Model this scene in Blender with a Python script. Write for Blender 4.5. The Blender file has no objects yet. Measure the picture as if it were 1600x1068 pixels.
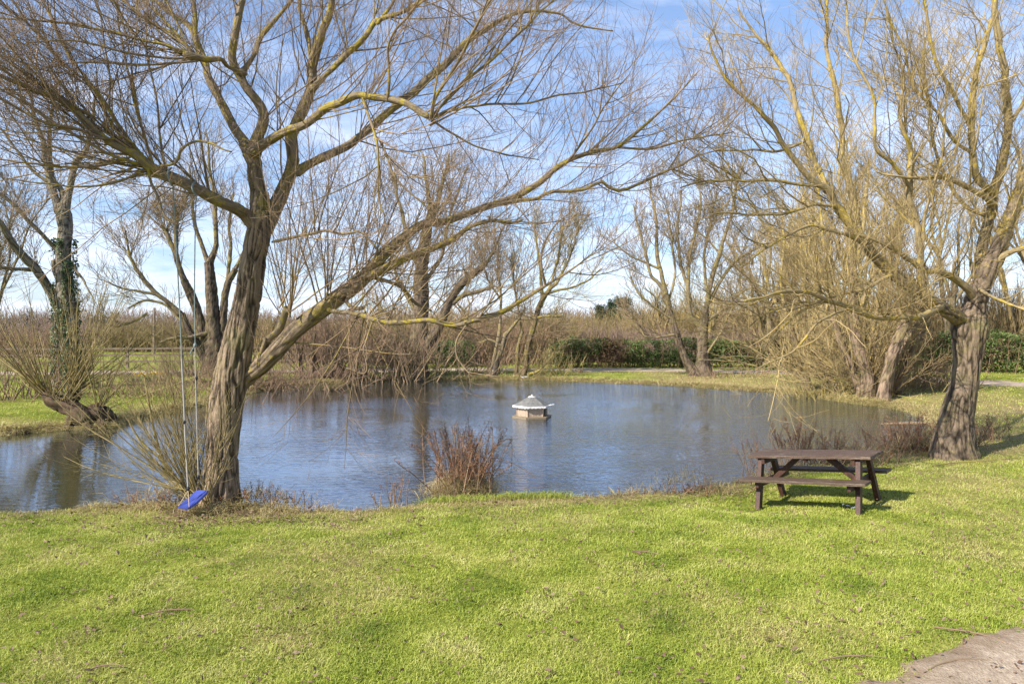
import bpy, math
import numpy as np
R = math.radians
rng = np.random.default_rng(7)
scene = bpy.context.scene
COL = scene.collection
F, CX, HY, HC = 1100.0, 800.0, 510.0, 2.4      # focal length in photo pixels, centre, horizon row, camera height

def P(x, y, Y):                                  # a photo position at a distance, in metres
    return ((x-CX)/F*Y, Y, HC-(y-HY)/F*Y)
def G(x, y, z=0.0):                              # a photo position on the ground plane z
    Y = (HC-z)*F/(y-HY)
    return ((x-CX)/F*Y, Y)

# ---------------------------------------------------------------- noise
def _hash(ix, iy, iz, seed):
    h = (ix.astype(np.int64)*374761393 + iy.astype(np.int64)*668265263 + iz.astype(np.int64)*2147483647 + seed*974711) & 0x7fffffff
    h = ((h ^ (h >> 13))*1274126177) & 0x7fffffff
    h = ((h ^ (h >> 16))*668265263) & 0x7fffffff
    return (h & 0xffff)/65535.0
def vnoise(p, seed=0):
    p = np.asarray(p, float)
    i = np.floor(p).astype(np.int64); f = p-i; f = f*f*(3-2*f)
    r = 0
    for dx in (0, 1):
        wx = f[..., 0] if dx else 1-f[..., 0]
        for dy in (0, 1):
            wy = f[..., 1] if dy else 1-f[..., 1]
            for dz in (0, 1):
                wz = f[..., 2] if dz else 1-f[..., 2]
                r = r + wx*wy*wz*_hash(i[..., 0]+dx, i[..., 1]+dy, i[..., 2]+dz, seed)
    return r
def n2(x, y, s, seed=0, oct=2):
    r, a, t = 0, 1.0, 0
    for k in range(oct):
        r = r + a*vnoise(np.stack([x*s*2**k, y*s*2**k, np.zeros_like(x)+.5], -1), seed+k); t += a; a *= .5
    return r/t
def nrm(v):
    return v/np.maximum(np.linalg.norm(v, axis=-1, keepdims=True), 1e-9)
def sstep(a, b, x):
    t = np.clip((x-a)/(b-a), 0, 1); return t*t*(3-2*t)

# ---------------------------------------------------------------- materials
def new_mat(name):
    m = bpy.data.materials.new(name); m.use_nodes = True
    nt = m.node_tree; nt.nodes.clear()
    return m, nt, nt.nodes, nt.links
def ramp(N, stops, interp='LINEAR'):
    r = N.new('ShaderNodeValToRGB'); cr = r.color_ramp; cr.interpolation = interp
    while len(cr.elements) > 1: cr.elements.remove(cr.elements[-1])
    cr.elements[0].position = stops[0][0]; cr.elements[0].color = (*stops[0][1], 1)
    for p, c in stops[1:]:
        e = cr.elements.new(p); e.color = (*c, 1)
    return r
def g3(v): return (v, v, v)
def mixc(N, L, fac, a, b, blend='MIX'):
    m = N.new('ShaderNodeMix'); m.data_type = 'RGBA'; m.blend_type = blend
    for s, v in ((0, fac), (6, a), (7, b)):
        if hasattr(v, 'links'): L.new(v, m.inputs[s])
        elif s == 0: m.inputs[0].default_value = v
        else: m.inputs[s].default_value = (*v, 1)
    return m.outputs[2]
def noise(N, L, vec, scale, detail=3, rough=.55, dist=0):
    t = N.new('ShaderNodeTexNoise'); t.inputs['Scale'].default_value = scale
    t.inputs['Detail'].default_value = detail; t.inputs['Roughness'].default_value = rough
    t.inputs['Distortion'].default_value = dist
    if vec is not None: L.new(vec, t.inputs['Vector'])
    return t.outputs['Fac']
def attr(N, name):
    a = N.new('ShaderNodeAttribute'); a.attribute_name = name; return a
def mapping(N, L, vec, scale=(1, 1, 1), rot=(0, 0, 0)):
    m = N.new('ShaderNodeMapping'); m.inputs['Scale'].default_value = scale; m.inputs['Rotation'].default_value = rot
    L.new(vec, m.inputs['Vector']); return m.outputs[0]
def bump(N, L, h, strength=.5, dist=.01):
    b = N.new('ShaderNodeBump'); b.inputs['Strength'].default_value = strength; b.inputs['Distance'].default_value = dist
    L.new(h, b.inputs['Height']); return b.outputs[0]
def bsdf(N, L, col, rough=.7, normal=None, spec=.3, metal=0):
    b = N.new('ShaderNodeBsdfPrincipled')
    if hasattr(col, 'links'): L.new(col, b.inputs['Base Color'])
    else: b.inputs['Base Color'].default_value = (*col, 1)
    b.inputs['Roughness'].default_value = rough; b.inputs['Specular IOR Level'].default_value = spec
    b.inputs['Metallic'].default_value = metal
    if normal: L.new(normal, b.inputs['Normal'])
    return b
def out(N, L, sh):
    o = N.new('ShaderNodeOutputMaterial'); L.new(sh, o.inputs['Surface'])

def leafy(name, cols, scale=6, rough=.6, trans=.3, wr=.62, wn=1.1):
    """blades and leaves: colour varies from leaf to leaf and from patch to patch, some light passes through"""
    m, nt, N, L = new_mat(name)
    geo = N.new('ShaderNodeNewGeometry'); tc = N.new('ShaderNodeTexCoord')
    n = noise(N, L, tc.outputs['Object'], scale, 2)
    a = N.new('ShaderNodeMath'); a.operation = 'MULTIPLY_ADD'
    L.new(geo.outputs['Random Per Island'], a.inputs[0]); a.inputs[1].default_value = wr
    s = N.new('ShaderNodeMath'); s.operation = 'MULTIPLY_ADD'; L.new(n, s.inputs[0]); s.inputs[1].default_value = wn; s.inputs[2].default_value = .16+(1-wr)*.3-wn*.5
    L.new(s.outputs[0], a.inputs[2])
    k = len(cols)
    r = ramp(N, [(i/(k-1), c) for i, c in enumerate(cols)]); L.new(a.outputs[0], r.inputs[0])
    b = bsdf(N, L, r.outputs[0], rough, spec=.25)
    if trans > 0:
        t = N.new('ShaderNodeBsdfTranslucent'); L.new(r.outputs[0], t.inputs[0])
        mx = N.new('ShaderNodeMixShader'); mx.inputs[0].default_value = trans
        L.new(b.outputs[0], mx.inputs[1]); L.new(t.outputs[0], mx.inputs[2]); out(N, L, mx.outputs[0])
    else: out(N, L, b.outputs[0])
    return m

def bark(name, twig=(.20, .13, .07), mid=(.20, .17, .09), old=(.225, .165, .112), crev=(.045, .03, .02), lichen=(.33, .26, .03), lich=.5, green=(.13, .14, .045)):
    m, nt, N, L = new_mat(name)
    bc = attr(N, 'bc').outputs['Vector']; rad = attr(N, 'rad').outputs['Fac']; rdg = attr(N, 'ridge').outputs['Fac']
    tc = N.new('ShaderNodeTexCoord'); geo = N.new('ShaderNodeNewGeometry')
    st = mapping(N, L, bc, (6, 6, 1.3))
    n1 = noise(N, L, st, 3.2, 5, .65, .4)
    n0 = noise(N, L, tc.outputs['Object'], 2.3, 5, .7)
    nf = noise(N, L, tc.outputs['Object'], 14, 3, .7)
    # radius decides how old the bark is: twig, branch, furrowed trunk
    a = N.new('ShaderNodeMapRange'); L.new(rad, a.inputs[0]); a.inputs[1].default_value = .004; a.inputs[2].default_value = .03
    b_ = N.new('ShaderNodeMapRange'); L.new(rad, b_.inputs[0]); b_.inputs[1].default_value = .05; b_.inputs[2].default_value = .14
    oldc = ramp(N, [(.30, crev), (.44, old), (.70, tuple(min(1, v*1.6) for v in old))]); L.new(n1, oldc.inputs[0])
    oldr = mixc(N, L, rdg, tuple(v*.22 for v in old), oldc.outputs[0])  # dirt and shade of the furrows mixed into the bark colour
    oldm = ramp(N, [(.5, g3(0)), (.72, g3(.45))]); L.new(n0, oldm.inputs[0])
    oldg = mixc(N, L, oldm.outputs[0], oldr, green)
    rnd = geo.outputs['Random Per Island']
    tw = mixc(N, L, rnd, twig, tuple(v*.55 for v in mid))
    c = mixc(N, L, a.outputs[0], tw, mid)
    c = mixc(N, L, b_.outputs[0], c, oldg)
    # lichen sits on middle-sized wood in patches
    lm = ramp(N, [(.52, g3(0)), (.60, g3(1))]); 
    ad = N.new('ShaderNodeMath'); ad.operation = 'ADD'; L.new(n0, ad.inputs[0])
    sb = N.new('ShaderNodeMath'); sb.operation = 'MULTIPLY_ADD'; L.new(nf, sb.inputs[0]); sb.inputs[1].default_value = .9; sb.inputs[2].default_value = -.45
    L.new(sb.outputs[0], ad.inputs[1]); L.new(ad.outputs[0], lm.inputs[0])
    w = ramp(N, [(0, g3(0)), (.02, g3(.15)), (.10, g3(1)), (.45, g3(.7)), (1, g3(.06))])
    mr = N.new('ShaderNodeMapRange'); L.new(rad, mr.inputs[0]); mr.inputs[1].default_value = .0; mr.inputs[2].default_value = .2
    L.new(mr.outputs[0], w.inputs[0])
    f = N.new('ShaderNodeMath'); f.operation = 'MULTIPLY'; L.new(lm.outputs[0], f.inputs[0]); L.new(w.outputs[0], f.inputs[1])
    f2 = N.new('ShaderNodeMath'); f2.operation = 'MULTIPLY'; L.new(f.outputs[0], f2.inputs[0]); f2.inputs[1].default_value = lich*1.6; f2.use_clamp = True
    c = mixc(N, L, f2.outputs[0], c, lichen)
    hg0 = N.new('ShaderNodeMath'); hg0.operation = 'MULTIPLY_ADD'; L.new(nf, hg0.inputs[0]); hg0.inputs[1].default_value = .35; L.new(n1, hg0.inputs[2])
    hgt = N.new('ShaderNodeMath'); hgt.operation = 'MULTIPLY'; L.new(hg0.outputs[0], hgt.inputs[0]); L.new(a.outputs[0], hgt.inputs[1])
    bb = bsdf(N, L, c, .85, bump(N, L, hgt.outputs[0], .9, .03), .15)
    out(N, L, bb.outputs[0]); return m

def simple(name, c1, c2, scale=8, rough=.7, bstr=.3, bd=.01, stretch=(1, 1, 1), spec=.3, metal=0):
    m, nt, N, L = new_mat(name)
    tc = N.new('ShaderNodeTexCoord'); v = mapping(N, L, tc.outputs['Object'], stretch)
    n = noise(N, L, v, scale, 5, .6); rr = ramp(N, [(.3, c1), (.7, c2)]); L.new(n, rr.inputs[0])
    b = bsdf(N, L, rr.outputs[0], rough, bump(N, L, n, bstr, bd), spec, metal); out(N, L, b.outputs[0]); return m

# ---------------------------------------------------------------- mesh plumbing
def link(name, me, mat=None, parent=None, base=None):
    o = bpy.data.objects.new(name, me); COL.objects.link(o)
    if mat is not None:
        for mm in (mat if isinstance(mat, (list, tuple)) else [mat]): me.materials.append(mm)
    if parent is not None: o.parent = parent
    if base is not None: o.location = base
    return o
def make_mesh(name, V, counts, idx, attrs=None, smooth=True, mats=None):
    me = bpy.data.meshes.new(name)
    V = np.ascontiguousarray(V, dtype=np.float32); nv = len(V); nf = len(counts)
    me.vertices.add(nv); me.vertices.foreach_set('co', V.ravel())
    me.loops.add(len(idx)); me.loops.foreach_set('vertex_index', np.asarray(idx, dtype=np.int32))
    st = np.zeros(nf, dtype=np.int32); st[1:] = np.cumsum(counts)[:-1]
    me.polygons.add(nf); me.polygons.foreach_set('loop_start', st)
    me.polygons.foreach_set('use_smooth', np.full(nf, smooth, dtype=bool))
    if mats is not None: me.polygons.foreach_set('material_index', np.asarray(mats, dtype=np.int32))
    for k, a in (attrs or {}).items():
        a = np.asarray(a, dtype=np.float32)
        if a.ndim == 2: at = me.attributes.new(k, 'FLOAT_VECTOR', 'POINT'); at.data.foreach_set('vector', a.ravel())
        else: at = me.attributes.new(k, 'FLOAT', 'POINT'); at.data.foreach_set('value', a)
    me.update(calc_edges=True)
    return me

class Tubes:
    def __init__(s): s.V = []; s.I = []; s.rad = []; s.bc = []; s.rg = []; s.n = 0
    def add(s, pts, rad, k=3, disp=0.0, cap=False):
        pts = np.asarray(pts, float); rad = np.asarray(rad, float)
        if pts.ndim == 2: pts = pts[None]; rad = rad[None]
        M, N, _ = pts.shape
        if M == 0: return
        t = nrm(np.gradient(pts, axis=1))
        mean = nrm(pts[:, -1]-pts[:, 0])
        ax = np.eye(3)[np.argmin(np.abs(mean), axis=1)]
        n = nrm(np.cross(t, ax[:, None, :])); b = np.cross(t, n)
        a = np.arange(k)/k*2*math.pi
        L = np.concatenate([np.zeros((M, 1)), np.cumsum(np.linalg.norm(np.diff(pts, axis=1), axis=-1), 1)], 1)
        ca, sa = np.cos(a), np.sin(a)
        r = np.repeat(rad[:, :, None], k, 2)
        bc = np.stack([r*ca, r*sa, np.repeat(L[:, :, None], k, 2)], -1)
        ridge = np.ones_like(r)
        if disp > 0:
            q = bc.copy(); w = vnoise(bc*[2, 2, 1.2], 3)-.5
            tw = .35*q[..., 2]
            x, y = q[..., 0]*np.cos(tw)-q[..., 1]*np.sin(tw), q[..., 0]*np.sin(tw)+q[..., 1]*np.cos(tw)
            qq = np.stack([x*21+w*4, y*21, q[..., 2]*3.1+vnoise(bc*[5, 5, 3], 8)*.9], -1)
            v1 = vnoise(qq, 11); v2 = vnoise(qq*2.1+7, 12)
            rd = np.clip(np.abs(2*v1-1)*2.6, 0, 1)*.78+np.clip(np.abs(2*v2-1)*2, 0, 1)*.22
            big = vnoise(np.stack([x*3.2, y*3.2, q[..., 2]*.9], -1), 5)-.5
            fade = np.clip(r/.12, 0, 1)
            lump = vnoise(np.stack([x*7, y*7, q[..., 2]*5.5], -1), 15)-.5
            r = r*(1+big*.26*fade+lump*.30*(1-.75*fade))+disp*1.35*(rd-.75)*fade
            ridge = np.clip(rd*1.5-.22, 0, 1)
        ring = pts[:, :, None, :]+r[..., None]*(n[:, :, None, :]*ca[None, None, :, None]+b[:, :, None, :]*sa[None, None, :, None])
        s.V.append(ring.reshape(-1, 3)); s.rad.append(np.repeat(rad[:, :, None], k, 2).ravel())
        s.bc.append(bc.reshape(-1, 3)); s.rg.append(ridge.ravel())
        base = s.n+np.arange(M)[:, None, None]*(N*k)+np.arange(N-1)[None, :, None]*k
        j = np.arange(k)[None, None, :]; j2 = (j+1) % k
        q = np.stack([base+j, base+j2, base+k+j2, base+k+j], -1).reshape(-1, 4)
        s.I.append(q); s.n += M*N*k
        if cap:
            c = pts[:, -1][:, None]
            ci = s.n+np.arange(M); s.V.append(pts[:, -1]+t[:, -1]*rad[:, -1:]*.3); s.rad.append(rad[:, -1]); s.bc.append(np.zeros((M, 3))); s.rg.append(np.ones(M)*.6)
            l0 = ci[:, None]*0+(s.n-M*N*k)+np.arange(M)[:, None]*(N*k)+(N-1)*k
            jj = np.arange(k)[None]; 
            tri = np.stack([l0+jj, l0+(jj+1) % k, np.repeat(ci[:, None], k, 1), np.repeat(ci[:, None], k, 1)], -1).reshape(-1, 4)
            s.I.append(tri); s.n += M
    def build(s, name, mat, parent=None, base=(0, 0, 0)):
        if not s.V: return None
        V = np.concatenate(s.V)-np.asarray(base); I = np.concatenate(s.I)
        tri = I[:, 2] == I[:, 3]
        q = I[~tri]; tr = I[tri][:, :3]
        idx = np.concatenate([q.ravel(), tr.ravel()]); cn = np.concatenate([np.full(len(q), 4), np.full(len(tr), 3)])
        me = make_mesh(name, V, cn, idx, {'rad': np.concatenate(s.rad), 'bc': np.concatenate(s.bc), 'ridge': np.concatenate(s.rg)})
        return link(name, me, mat, parent, None if parent is not None else base)

def curves(base, d, length, nseg, trop=(0, 0, .1), wig=.08, rg=rng, rand_trop=None):
    """polylines that start at base along d, bend by trop and wiggle"""
    M = len(base); pts = np.zeros((M, nseg+1, 3)); pts[:, 0] = base
    d = nrm(d); st = (length/nseg)[:, None]; tr = np.asarray(trop, float)
    if rand_trop is not None: tr = tr[None]*rand_trop[:, None]
    for i in range(nseg):
        d = nrm(d+tr/nseg*4+rg.normal(0, wig, (M, 3)))
        pts[:, i+1] = pts[:, i]+d*st
    return pts
def resample(pts, rad, n):
    pts = np.asarray(pts, float); rad = np.asarray(rad, float)
    # Catmull-Rom through the traced points
    k = len(pts); p = np.vstack([2*pts[0]-pts[1], pts, 2*pts[-1]-pts[-2]])
    u = np.linspace(0, k-1-1e-6, max(n*4, 40)); i = u.astype(int); f = (u-i)[:, None]
    a, b, c, d = p[i], p[i+1], p[i+2], p[i+3]
    q = .5*((2*b)+(-a+c)*f+(2*a-5*b+4*c-d)*f**2+(-a+3*b-3*c+d)*f**3)
    r = np.interp(u, np.arange(k), rad)
    L = np.concatenate([[0], np.cumsum(np.linalg.norm(np.diff(q, axis=0), axis=1))])
    s = np.linspace(0, L[-1], n)
    return np.stack([np.interp(s, L, q[:, j]) for j in range(3)], -1), np.interp(s, L, r)
def grow(Pp, Rr, per_m, lenr, ang, rmax, rtip, nseg, trop=(0, 0, .1), wig=.08, t0=.15, taper=.5, rg=rng, maxfrac=.8, up=0.0, kmin=0, flat=0.0):
    """children of a batch of parents (M,N,3); returns points and radii"""
    M, N, _ = Pp.shape
    seg = np.linalg.norm(np.diff(Pp, axis=1), axis=-1); Lp = seg.sum(1)
    cnt = np.maximum(rg.poisson(np.maximum(Lp*per_m, 1e-3)), kmin)
    idx = np.repeat(np.arange(M), cnt); n = len(idx)
    if n == 0: return np.zeros((0, nseg+1, 3)), np.zeros((0, nseg+1))
    t = t0+(1-t0)*rg.random(n)**.85
    u = t*(N-1); i = np.minimum(u.astype(int), N-2); f = (u-i)
    A, B = Pp[idx, i], Pp[idx, i+1]
    base = A+(B-A)*f[:, None]; tan = nrm(B-A)
    rl = Rr[idx, i]*(1-f)+Rr[idx, i+1]*f
    rv = rg.normal(0, 1, (n, 3)); rv[:, 2] += up; rv[:, 2] *= (1-flat)
    perp = nrm(rv-tan*(rv*tan).sum(-1, keepdims=True))
    a = np.radians(rg.uniform(ang[0], ang[1], n))[:, None]
    d = tan*np.cos(a)+perp*np.sin(a)
    ln = rg.uniform(lenr[0], lenr[1], n)*(1-taper*t)
    ln = np.minimum(ln, Lp[idx]*maxfrac)
    pts = curves(base, d, ln, nseg, trop, wig, rg)
    r0 = np.minimum(rl*.62, rmax*rg.uniform(.6, 1, n)*np.sqrt(np.clip(ln/lenr[1], .1, 1)))
    r0 = np.maximum(r0, rtip)
    s = np.linspace(0, 1, nseg+1)[None]
    rad = r0[:, None]*(1-s)**.8+rtip*s*.8
    rad = np.maximum(rad, rtip*.6)
    return pts, rad

class Leaves:
    def __init__(s): s.V = []; s.C = []; s.I = []; s.n = 0; s.A = []
    def blades(s, base, d, ln, w, bend=.5, a=None):
        M = len(base); d = nrm(d)
        side = nrm(np.cross(d, [0, 0, 1.])+rng.normal(0, .25, (M, 3)))
        hd = d.copy(); hd[:, 2] = 0; hd = nrm(hd+1e-6)
        mid = base+d*ln[:, None]*.55
        bend = np.broadcast_to(np.asarray(bend, float), (M,))[:, None]
        d2 = nrm(d+hd*bend+bend*np.array([0, 0, -.6]))
        tip = mid+d2*ln[:, None]*.45
        w = w[:, None]
        V = np.stack([base-side*w*.5, base+side*w*.5, mid+side*w*.42, mid-side*w*.42, tip], 1)
        s.V.append(V.reshape(-1, 3)); o = s.n+np.arange(M)[:, None]*5
        s.I.append(np.concatenate([o+[[0, 1, 2, 3]], o+[[3, 2, 4]]], 1).ravel()); s.C.append(np.tile([4, 3], M)); s.n += M*5
        s.A.append(np.repeat(np.zeros(M) if a is None else a, 5))
    def leaf(s, c, d, nrmv, ln, w, a=None):
        M = len(c); d = nrm(d); side = nrm(np.cross(d, nrmv)); up = nrm(np.cross(side, d))
        ln = ln[:, None]; w = w[:, None]
        V = np.stack([c, c+d*ln*.45+side*w*.5+up*w*.12, c+d*ln, c+d*ln*.45-side*w*.5+up*w*.12], 1)
        s.V.append(V.reshape(-1, 3)); o = s.n+np.arange(M)[:, None]*4
        s.I.append(np.concatenate([o+[[0, 1, 2]], o+[[0, 2, 3]]], 1).ravel()); s.C.append(np.tile([3, 3], M)); s.n += M*4
        s.A.append(np.repeat(np.zeros(M) if a is None else a, 4))
    def build(s, name, mat, parent=None, base=(0, 0, 0)):
        V = np.concatenate(s.V)-np.asarray(base)
        me = make_mesh(name, V, np.concatenate(s.C), np.concatenate(s.I), {'dry': np.concatenate(s.A)}, smooth=False)
        return link(name, me, mat, parent, None if parent is not None else base)

def tag(o, label, cat, group=None, kind=None):
    o['label'] = label; o['category'] = cat
    if group: o['group'] = group
    if kind: o['kind'] = kind
    return o
def root(name, label, cat, loc, group=None, rz=0, kind=None):
    o = bpy.data.objects.new(name, None); COL.objects.link(o); o.location = loc; o.rotation_euler = (0, 0, rz)
    o.empty_display_size = .2
    return tag(o, label, cat, group, kind)
def structure(o): o['kind'] = 'structure'; return o

# ================================================================ THE GROUND AND THE POND
WZ = -0.25
shore_px = [(-260, 806), (-100, 800), (0, 797), (70, 797), (150, 792), (230, 788), (310, 786), (400, 791), (480, 797), (560, 797), (625, 790), (700, 781),
            (780, 777), (860, 775), (940, 772), (1040, 765), (1110, 757), (1165, 744), (1220, 732), (1290, 722), (1350, 712), (1400, 700), (1440, 684),
            (1458, 668), (1452, 652), (1420, 640), (1395, 634), (1350, 630), (1310, 624), (1260, 616), (1215, 611), (1150, 607), (1080, 602),
            (1000, 598), (920, 595), (840, 592), (760, 591), (690, 592), (620, 592), (560, 595), (500, 598), (440, 602), (405, 608), (370, 617),
            (320, 630), (260, 643), (205, 655), (165, 666), (90, 668), (0, 676), (-120, 682), (-300, 690)]
SH = np.array([G(x, y, WZ+.06) for x, y in shore_px])
def sdf(x, y):
    """distance to the shoreline, positive on land"""
    sh = x.shape; p = np.stack([x.ravel(), y.ravel()], -1); best = np.full(len(p), 1e9); ins = np.zeros(len(p), bool)
    for i in range(len(SH)):
        a = SH[i]; b = SH[(i+1) % len(SH)]; e = b-a
        t = np.clip(((p-a)@e)/(e@e), 0, 1); d = np.hypot(*(p-a-t[:, None]*e).T); best = np.minimum(best, d)
        c = (a[1] > p[:, 1]) != (b[1] > p[:, 1])
        with np.errstate(divide='ignore', invalid='ignore'):
            ins ^= c & (p[:, 0] < (b[0]-a[0])*(p[:, 1]-a[1])/(b[1]-a[1]+1e-12)+a[0])
    return np.where(ins, -best, best).reshape(sh)
def hfun(x, y, d):
    d = d+(n2(x, y, 1.6, 21, 3)-.5)*.5*np.exp(-np.abs(d)/1.5)
    z = np.where(d > 0, -.30+.15*sstep(0, .22, d)+.15*sstep(.15, 2.8, d), -.30-.6*sstep(0, 1.5, -d))
    bumpy = (n2(x, y, .45, 31, 3)-.5)*.10+(n2(x, y, 2.6, 33, 2)-.5)*.03
    z = z+bumpy*sstep(.2, 1.5, d)
    # the lawn falls to the left under the picnic table
    return z-.12*np.exp(-((x-3.5)**2/1.0+(y-10.1)**2/1.2))
def axis(lo, hi, step, far, g=1.18):
    a = list(np.arange(lo, hi+1e-6, step)); s = step; l = []
    v = lo
    while v > -far: s *= g; v -= s; l.append(v)
    s = step; v = hi; h = []
    while v < far: s *= g; v += s; h.append(v)
    return np.array(l[::-1]+a+h)
gx = axis(-16, 24, .125, 1600); gy = axis(0, 42, .125, 1600)
GX, GY = np.meshgrid(gx, gy)
GD = sdf(GX, GY); GZ = hfun(GX, GY, GD)
# gravel drive: passes the camera, loops round the right and runs along the far bank
PATH = np.array([(-4, -2.5), (1.78, 2.2), (3.44, 3.36), (5.12, 4.50), (8.5, 7.0), (14, 13), (19.5, 19), (22.3, 24), (21.6, 28.2), (18.6, 31.6), (15.5, 35.5), (10, 38.2), (2, 39), (-8, 38.6), (-18, 37.2), (-30, 35.6), (-60, 33)])
PW = np.array([3.4, 3.3, 3.0, 2.6, 2.6, 2.6, 2.8, 3.0, 3.0, 2.6, 2.4, 2.0, 1.7, 1.8, 1.9, 2.0, 2.2])
pp, pw = resample(np.c_[PATH, np.zeros(len(PATH))], PW, 1500)
def path_d(x, y):
    """distance outside the drive's edge"""
    sh = x.shape; p = np.stack([x.ravel(), y.ravel()], -1); best = np.full(len(p), 1e9)
    q = pp[::18, :2]; w = pw[::18]
    for i in range(len(q)-1):
        a = q[i]; e = q[i+1]-a; t = np.clip(((p-a)@e)/(e@e), 0, 1)
        best = np.minimum(best, np.hypot(*(p-a-t[:, None]*e).T)-w[i]/2)
    return best.reshape(sh)
GP = path_d(GX, GY)
GZ = GZ-.045*(1-sstep(-.30, .02, GP))
def gidx(x, y):
    i = np.clip(np.searchsorted(gx, x)-1, 0, len(gx)-2); j = np.clip(np.searchsorted(gy, y)-1, 0, len(gy)-2)
    return i, j, (x-gx[i])/(gx[i+1]-gx[i]), (y-gy[j])/(gy[j+1]-gy[j])
def samp(A, x, y):
    i, j, u, v = gidx(np.asarray(x, float), np.asarray(y, float))
    return (A[j, i]*(1-u)*(1-v)+A[j, i+1]*u*(1-v)+A[j+1, i]*(1-u)*v+A[j+1, i+1]*u*v)
def H(x, y): return samp(GZ, x, y)
def H1(x, y): return float(samp(GZ, np.array([x]), np.array([y]))[0])
def dryness(x, y, d):
    n = n2(x, y, .55, 41, 3); n_ = n2(x, y, 2.4, 44, 2)
    v = np.clip((n-.52)*2.2, 0, .45)+np.clip((n_-.54)*1.4, 0, .3)
    edge = (1-sstep(.05, .9, d+(n_-.5)*.9))*.85
    v = v+edge
    v = v+.75*sstep(5.0, 8.0, x)*sstep(11.5, 14, y)*(1-sstep(3, 9, d))*(.6+.8*(n_-.2))     # straw round the right willow
    v = v+.55*np.exp(-((x+4.0)**2/1.8+(y-9.6)**2/.5))+.25*np.exp(-((x-6.5)**2/3+(y-7.3)**2/2))
    far = sstep(24, 30, y)
    v = v+far*(1-sstep(.3, 2.0, d))*.5*sstep(4, 9, x)
    return np.clip(v, 0, 1)
DR = dryness(GX, GY, GD)
FARB = sstep(14, 17, GY)
MUD = np.clip((1-sstep(-.05, .35+.35*FARB, GD+(n2(GX, GY, 3, 51)-.5)*(.5+.5*FARB)))+.8*np.exp(-((GX+4.0)**2/1.2+(GY-9.9)**2/.5)), 0, 1)
ny, nx = GX.shape
ii = (np.arange(ny-1)[:, None]*nx+np.arange(nx-1)[None]).ravel()
gq = np.stack([ii, ii+1, ii+nx+1, ii+nx], -1)
me = make_mesh('ground', np.stack([GX, GY, GZ], -1).reshape(-1, 3), np.full(len(gq), 4), gq.ravel(),
               {'dry': DR.ravel(), 'mud': MUD.ravel(), 'wet': np.clip(-GD*3+.3, 0, 1).ravel()})
m, nt, N, L = new_mat('lawn_soil')
tc = N.new('ShaderNodeTexCoord'); ov = tc.outputs['Object']
nA = noise(N, L, ov, .9, 4, .6); nB = noise(N, L, ov, 16, 4, .7); nC = noise(N, L, ov, 70, 3, .7)
gr = ramp(N, [(.30, (.11, .14, .02)), (.5, (.20, .22, .035)), (.68, (.32, .30, .08))]); L.new(nA, gr.inputs[0])
gr2 = mixc(N, L, .55, gr.outputs[0], (1, 1, 1), 'MULTIPLY')
fine = ramp(N, [(.3, g3(.45)), (.7, g3(1.35))]); L.new(nB, fine.inputs[0])
g_ = mixc(N, L, 1, gr.outputs[0], fine.outputs[0], 'MULTIPLY')
fine2 = ramp(N, [(.3, g3(.6)), (.7, g3(1.3))]); L.new(nC, fine2.inputs[0])
g_ = mixc(N, L, 1, g_, fine2.outputs[0], 'MULTIPLY')
straw = ramp(N, [(.3, (.16, .11, .055)), (.7, (.36, .28, .14))]); L.new(nB, straw.inputs[0])
dm = N.new('ShaderNodeMath'); dm.operation = 'MULTIPLY'; L.new(attr(N, 'dry').outputs['Fac'], dm.inputs[0]); dm.inputs[1].default_value = .9
c = mixc(N, L, dm.outputs[0], g_, straw.outputs[0])
mudc = ramp(N, [(.3, (.045, .03, .02)), (.7, (.13, .09, .06))]); L.new(nB, mudc.inputs[0])
c = mixc(N, L, attr(N, 'mud').outputs['Fac'], c, mudc.outputs[0])
b = bsdf(N, L, c, .95, bump(N, L, nB, .6, .03), .05); out(N, L, b.outputs[0])
structure(link('ground', me, m))

# water
wx = np.linspace(SH[:, 0].min()-2, SH[:, 0].max()+1.5, 2); 
wy0, wy1 = SH[:, 1].min()-1, SH[:, 1].max()+1.5
me = make_mesh('pond_water', [(-34, wy0, WZ), (wx[1], wy0, WZ), (wx[1], wy1, WZ), (-34, wy1, WZ)], [4], [0, 1, 2, 3])
m, nt, N, L = new_mat('pond_water')
tc = N.new('ShaderNodeTexCoord'); ov = tc.outputs['Object']
v1 = mapping(N, L, ov, (.38, 1.6, 1), (0, 0, R(6)))
w1 = noise(N, L, v1, 5.2, 3, .6, .3)
v2 = mapping(N, L, ov, (.5, 1.5, 1), (0, 0, R(-9)))
w2 = noise(N, L, v2, 9.5, 2, .5)
calm = noise(N, L, ov, .16, 2)                       # calmer and rougher reaches
cr = ramp(N, [(.38, g3(.22)), (.60, g3(1))]); L.new(calm, cr.inputs[0])
sm = N.new('ShaderNodeMath'); sm.operation = 'MULTIPLY_ADD'; L.new(w2, sm.inputs[0]); sm.inputs[1].default_value = .55; L.new(w1, sm.inputs[2])
sx_ = N.new('ShaderNodeSeparateXYZ'); L.new(ov, sx_.inputs[0]); xr = N.new('ShaderNodeMapRange'); L.new(sx_.outputs[0], xr.inputs[0]); xr.inputs[1].default_value = -7; xr.inputs[2].default_value = 5; xr.inputs[3].default_value = .3; xr.inputs[4].default_value = 1.9
hq = N.new('ShaderNodeMath'); hq.operation = 'MULTIPLY'; L.new(cr.outputs[0], hq.inputs[0]); L.new(xr.outputs[0], hq.inputs[1])
hm = N.new('ShaderNodeMath'); hm.operation = 'MULTIPLY'; L.new(sm.outputs[0], hm.inputs[0]); L.new(hq.outputs[0], hm.inputs[1])
b = bsdf(N, L, (.020, .021, .009), .04, bump(N, L, hm.outputs[0], .9, .029), .5)
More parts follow.
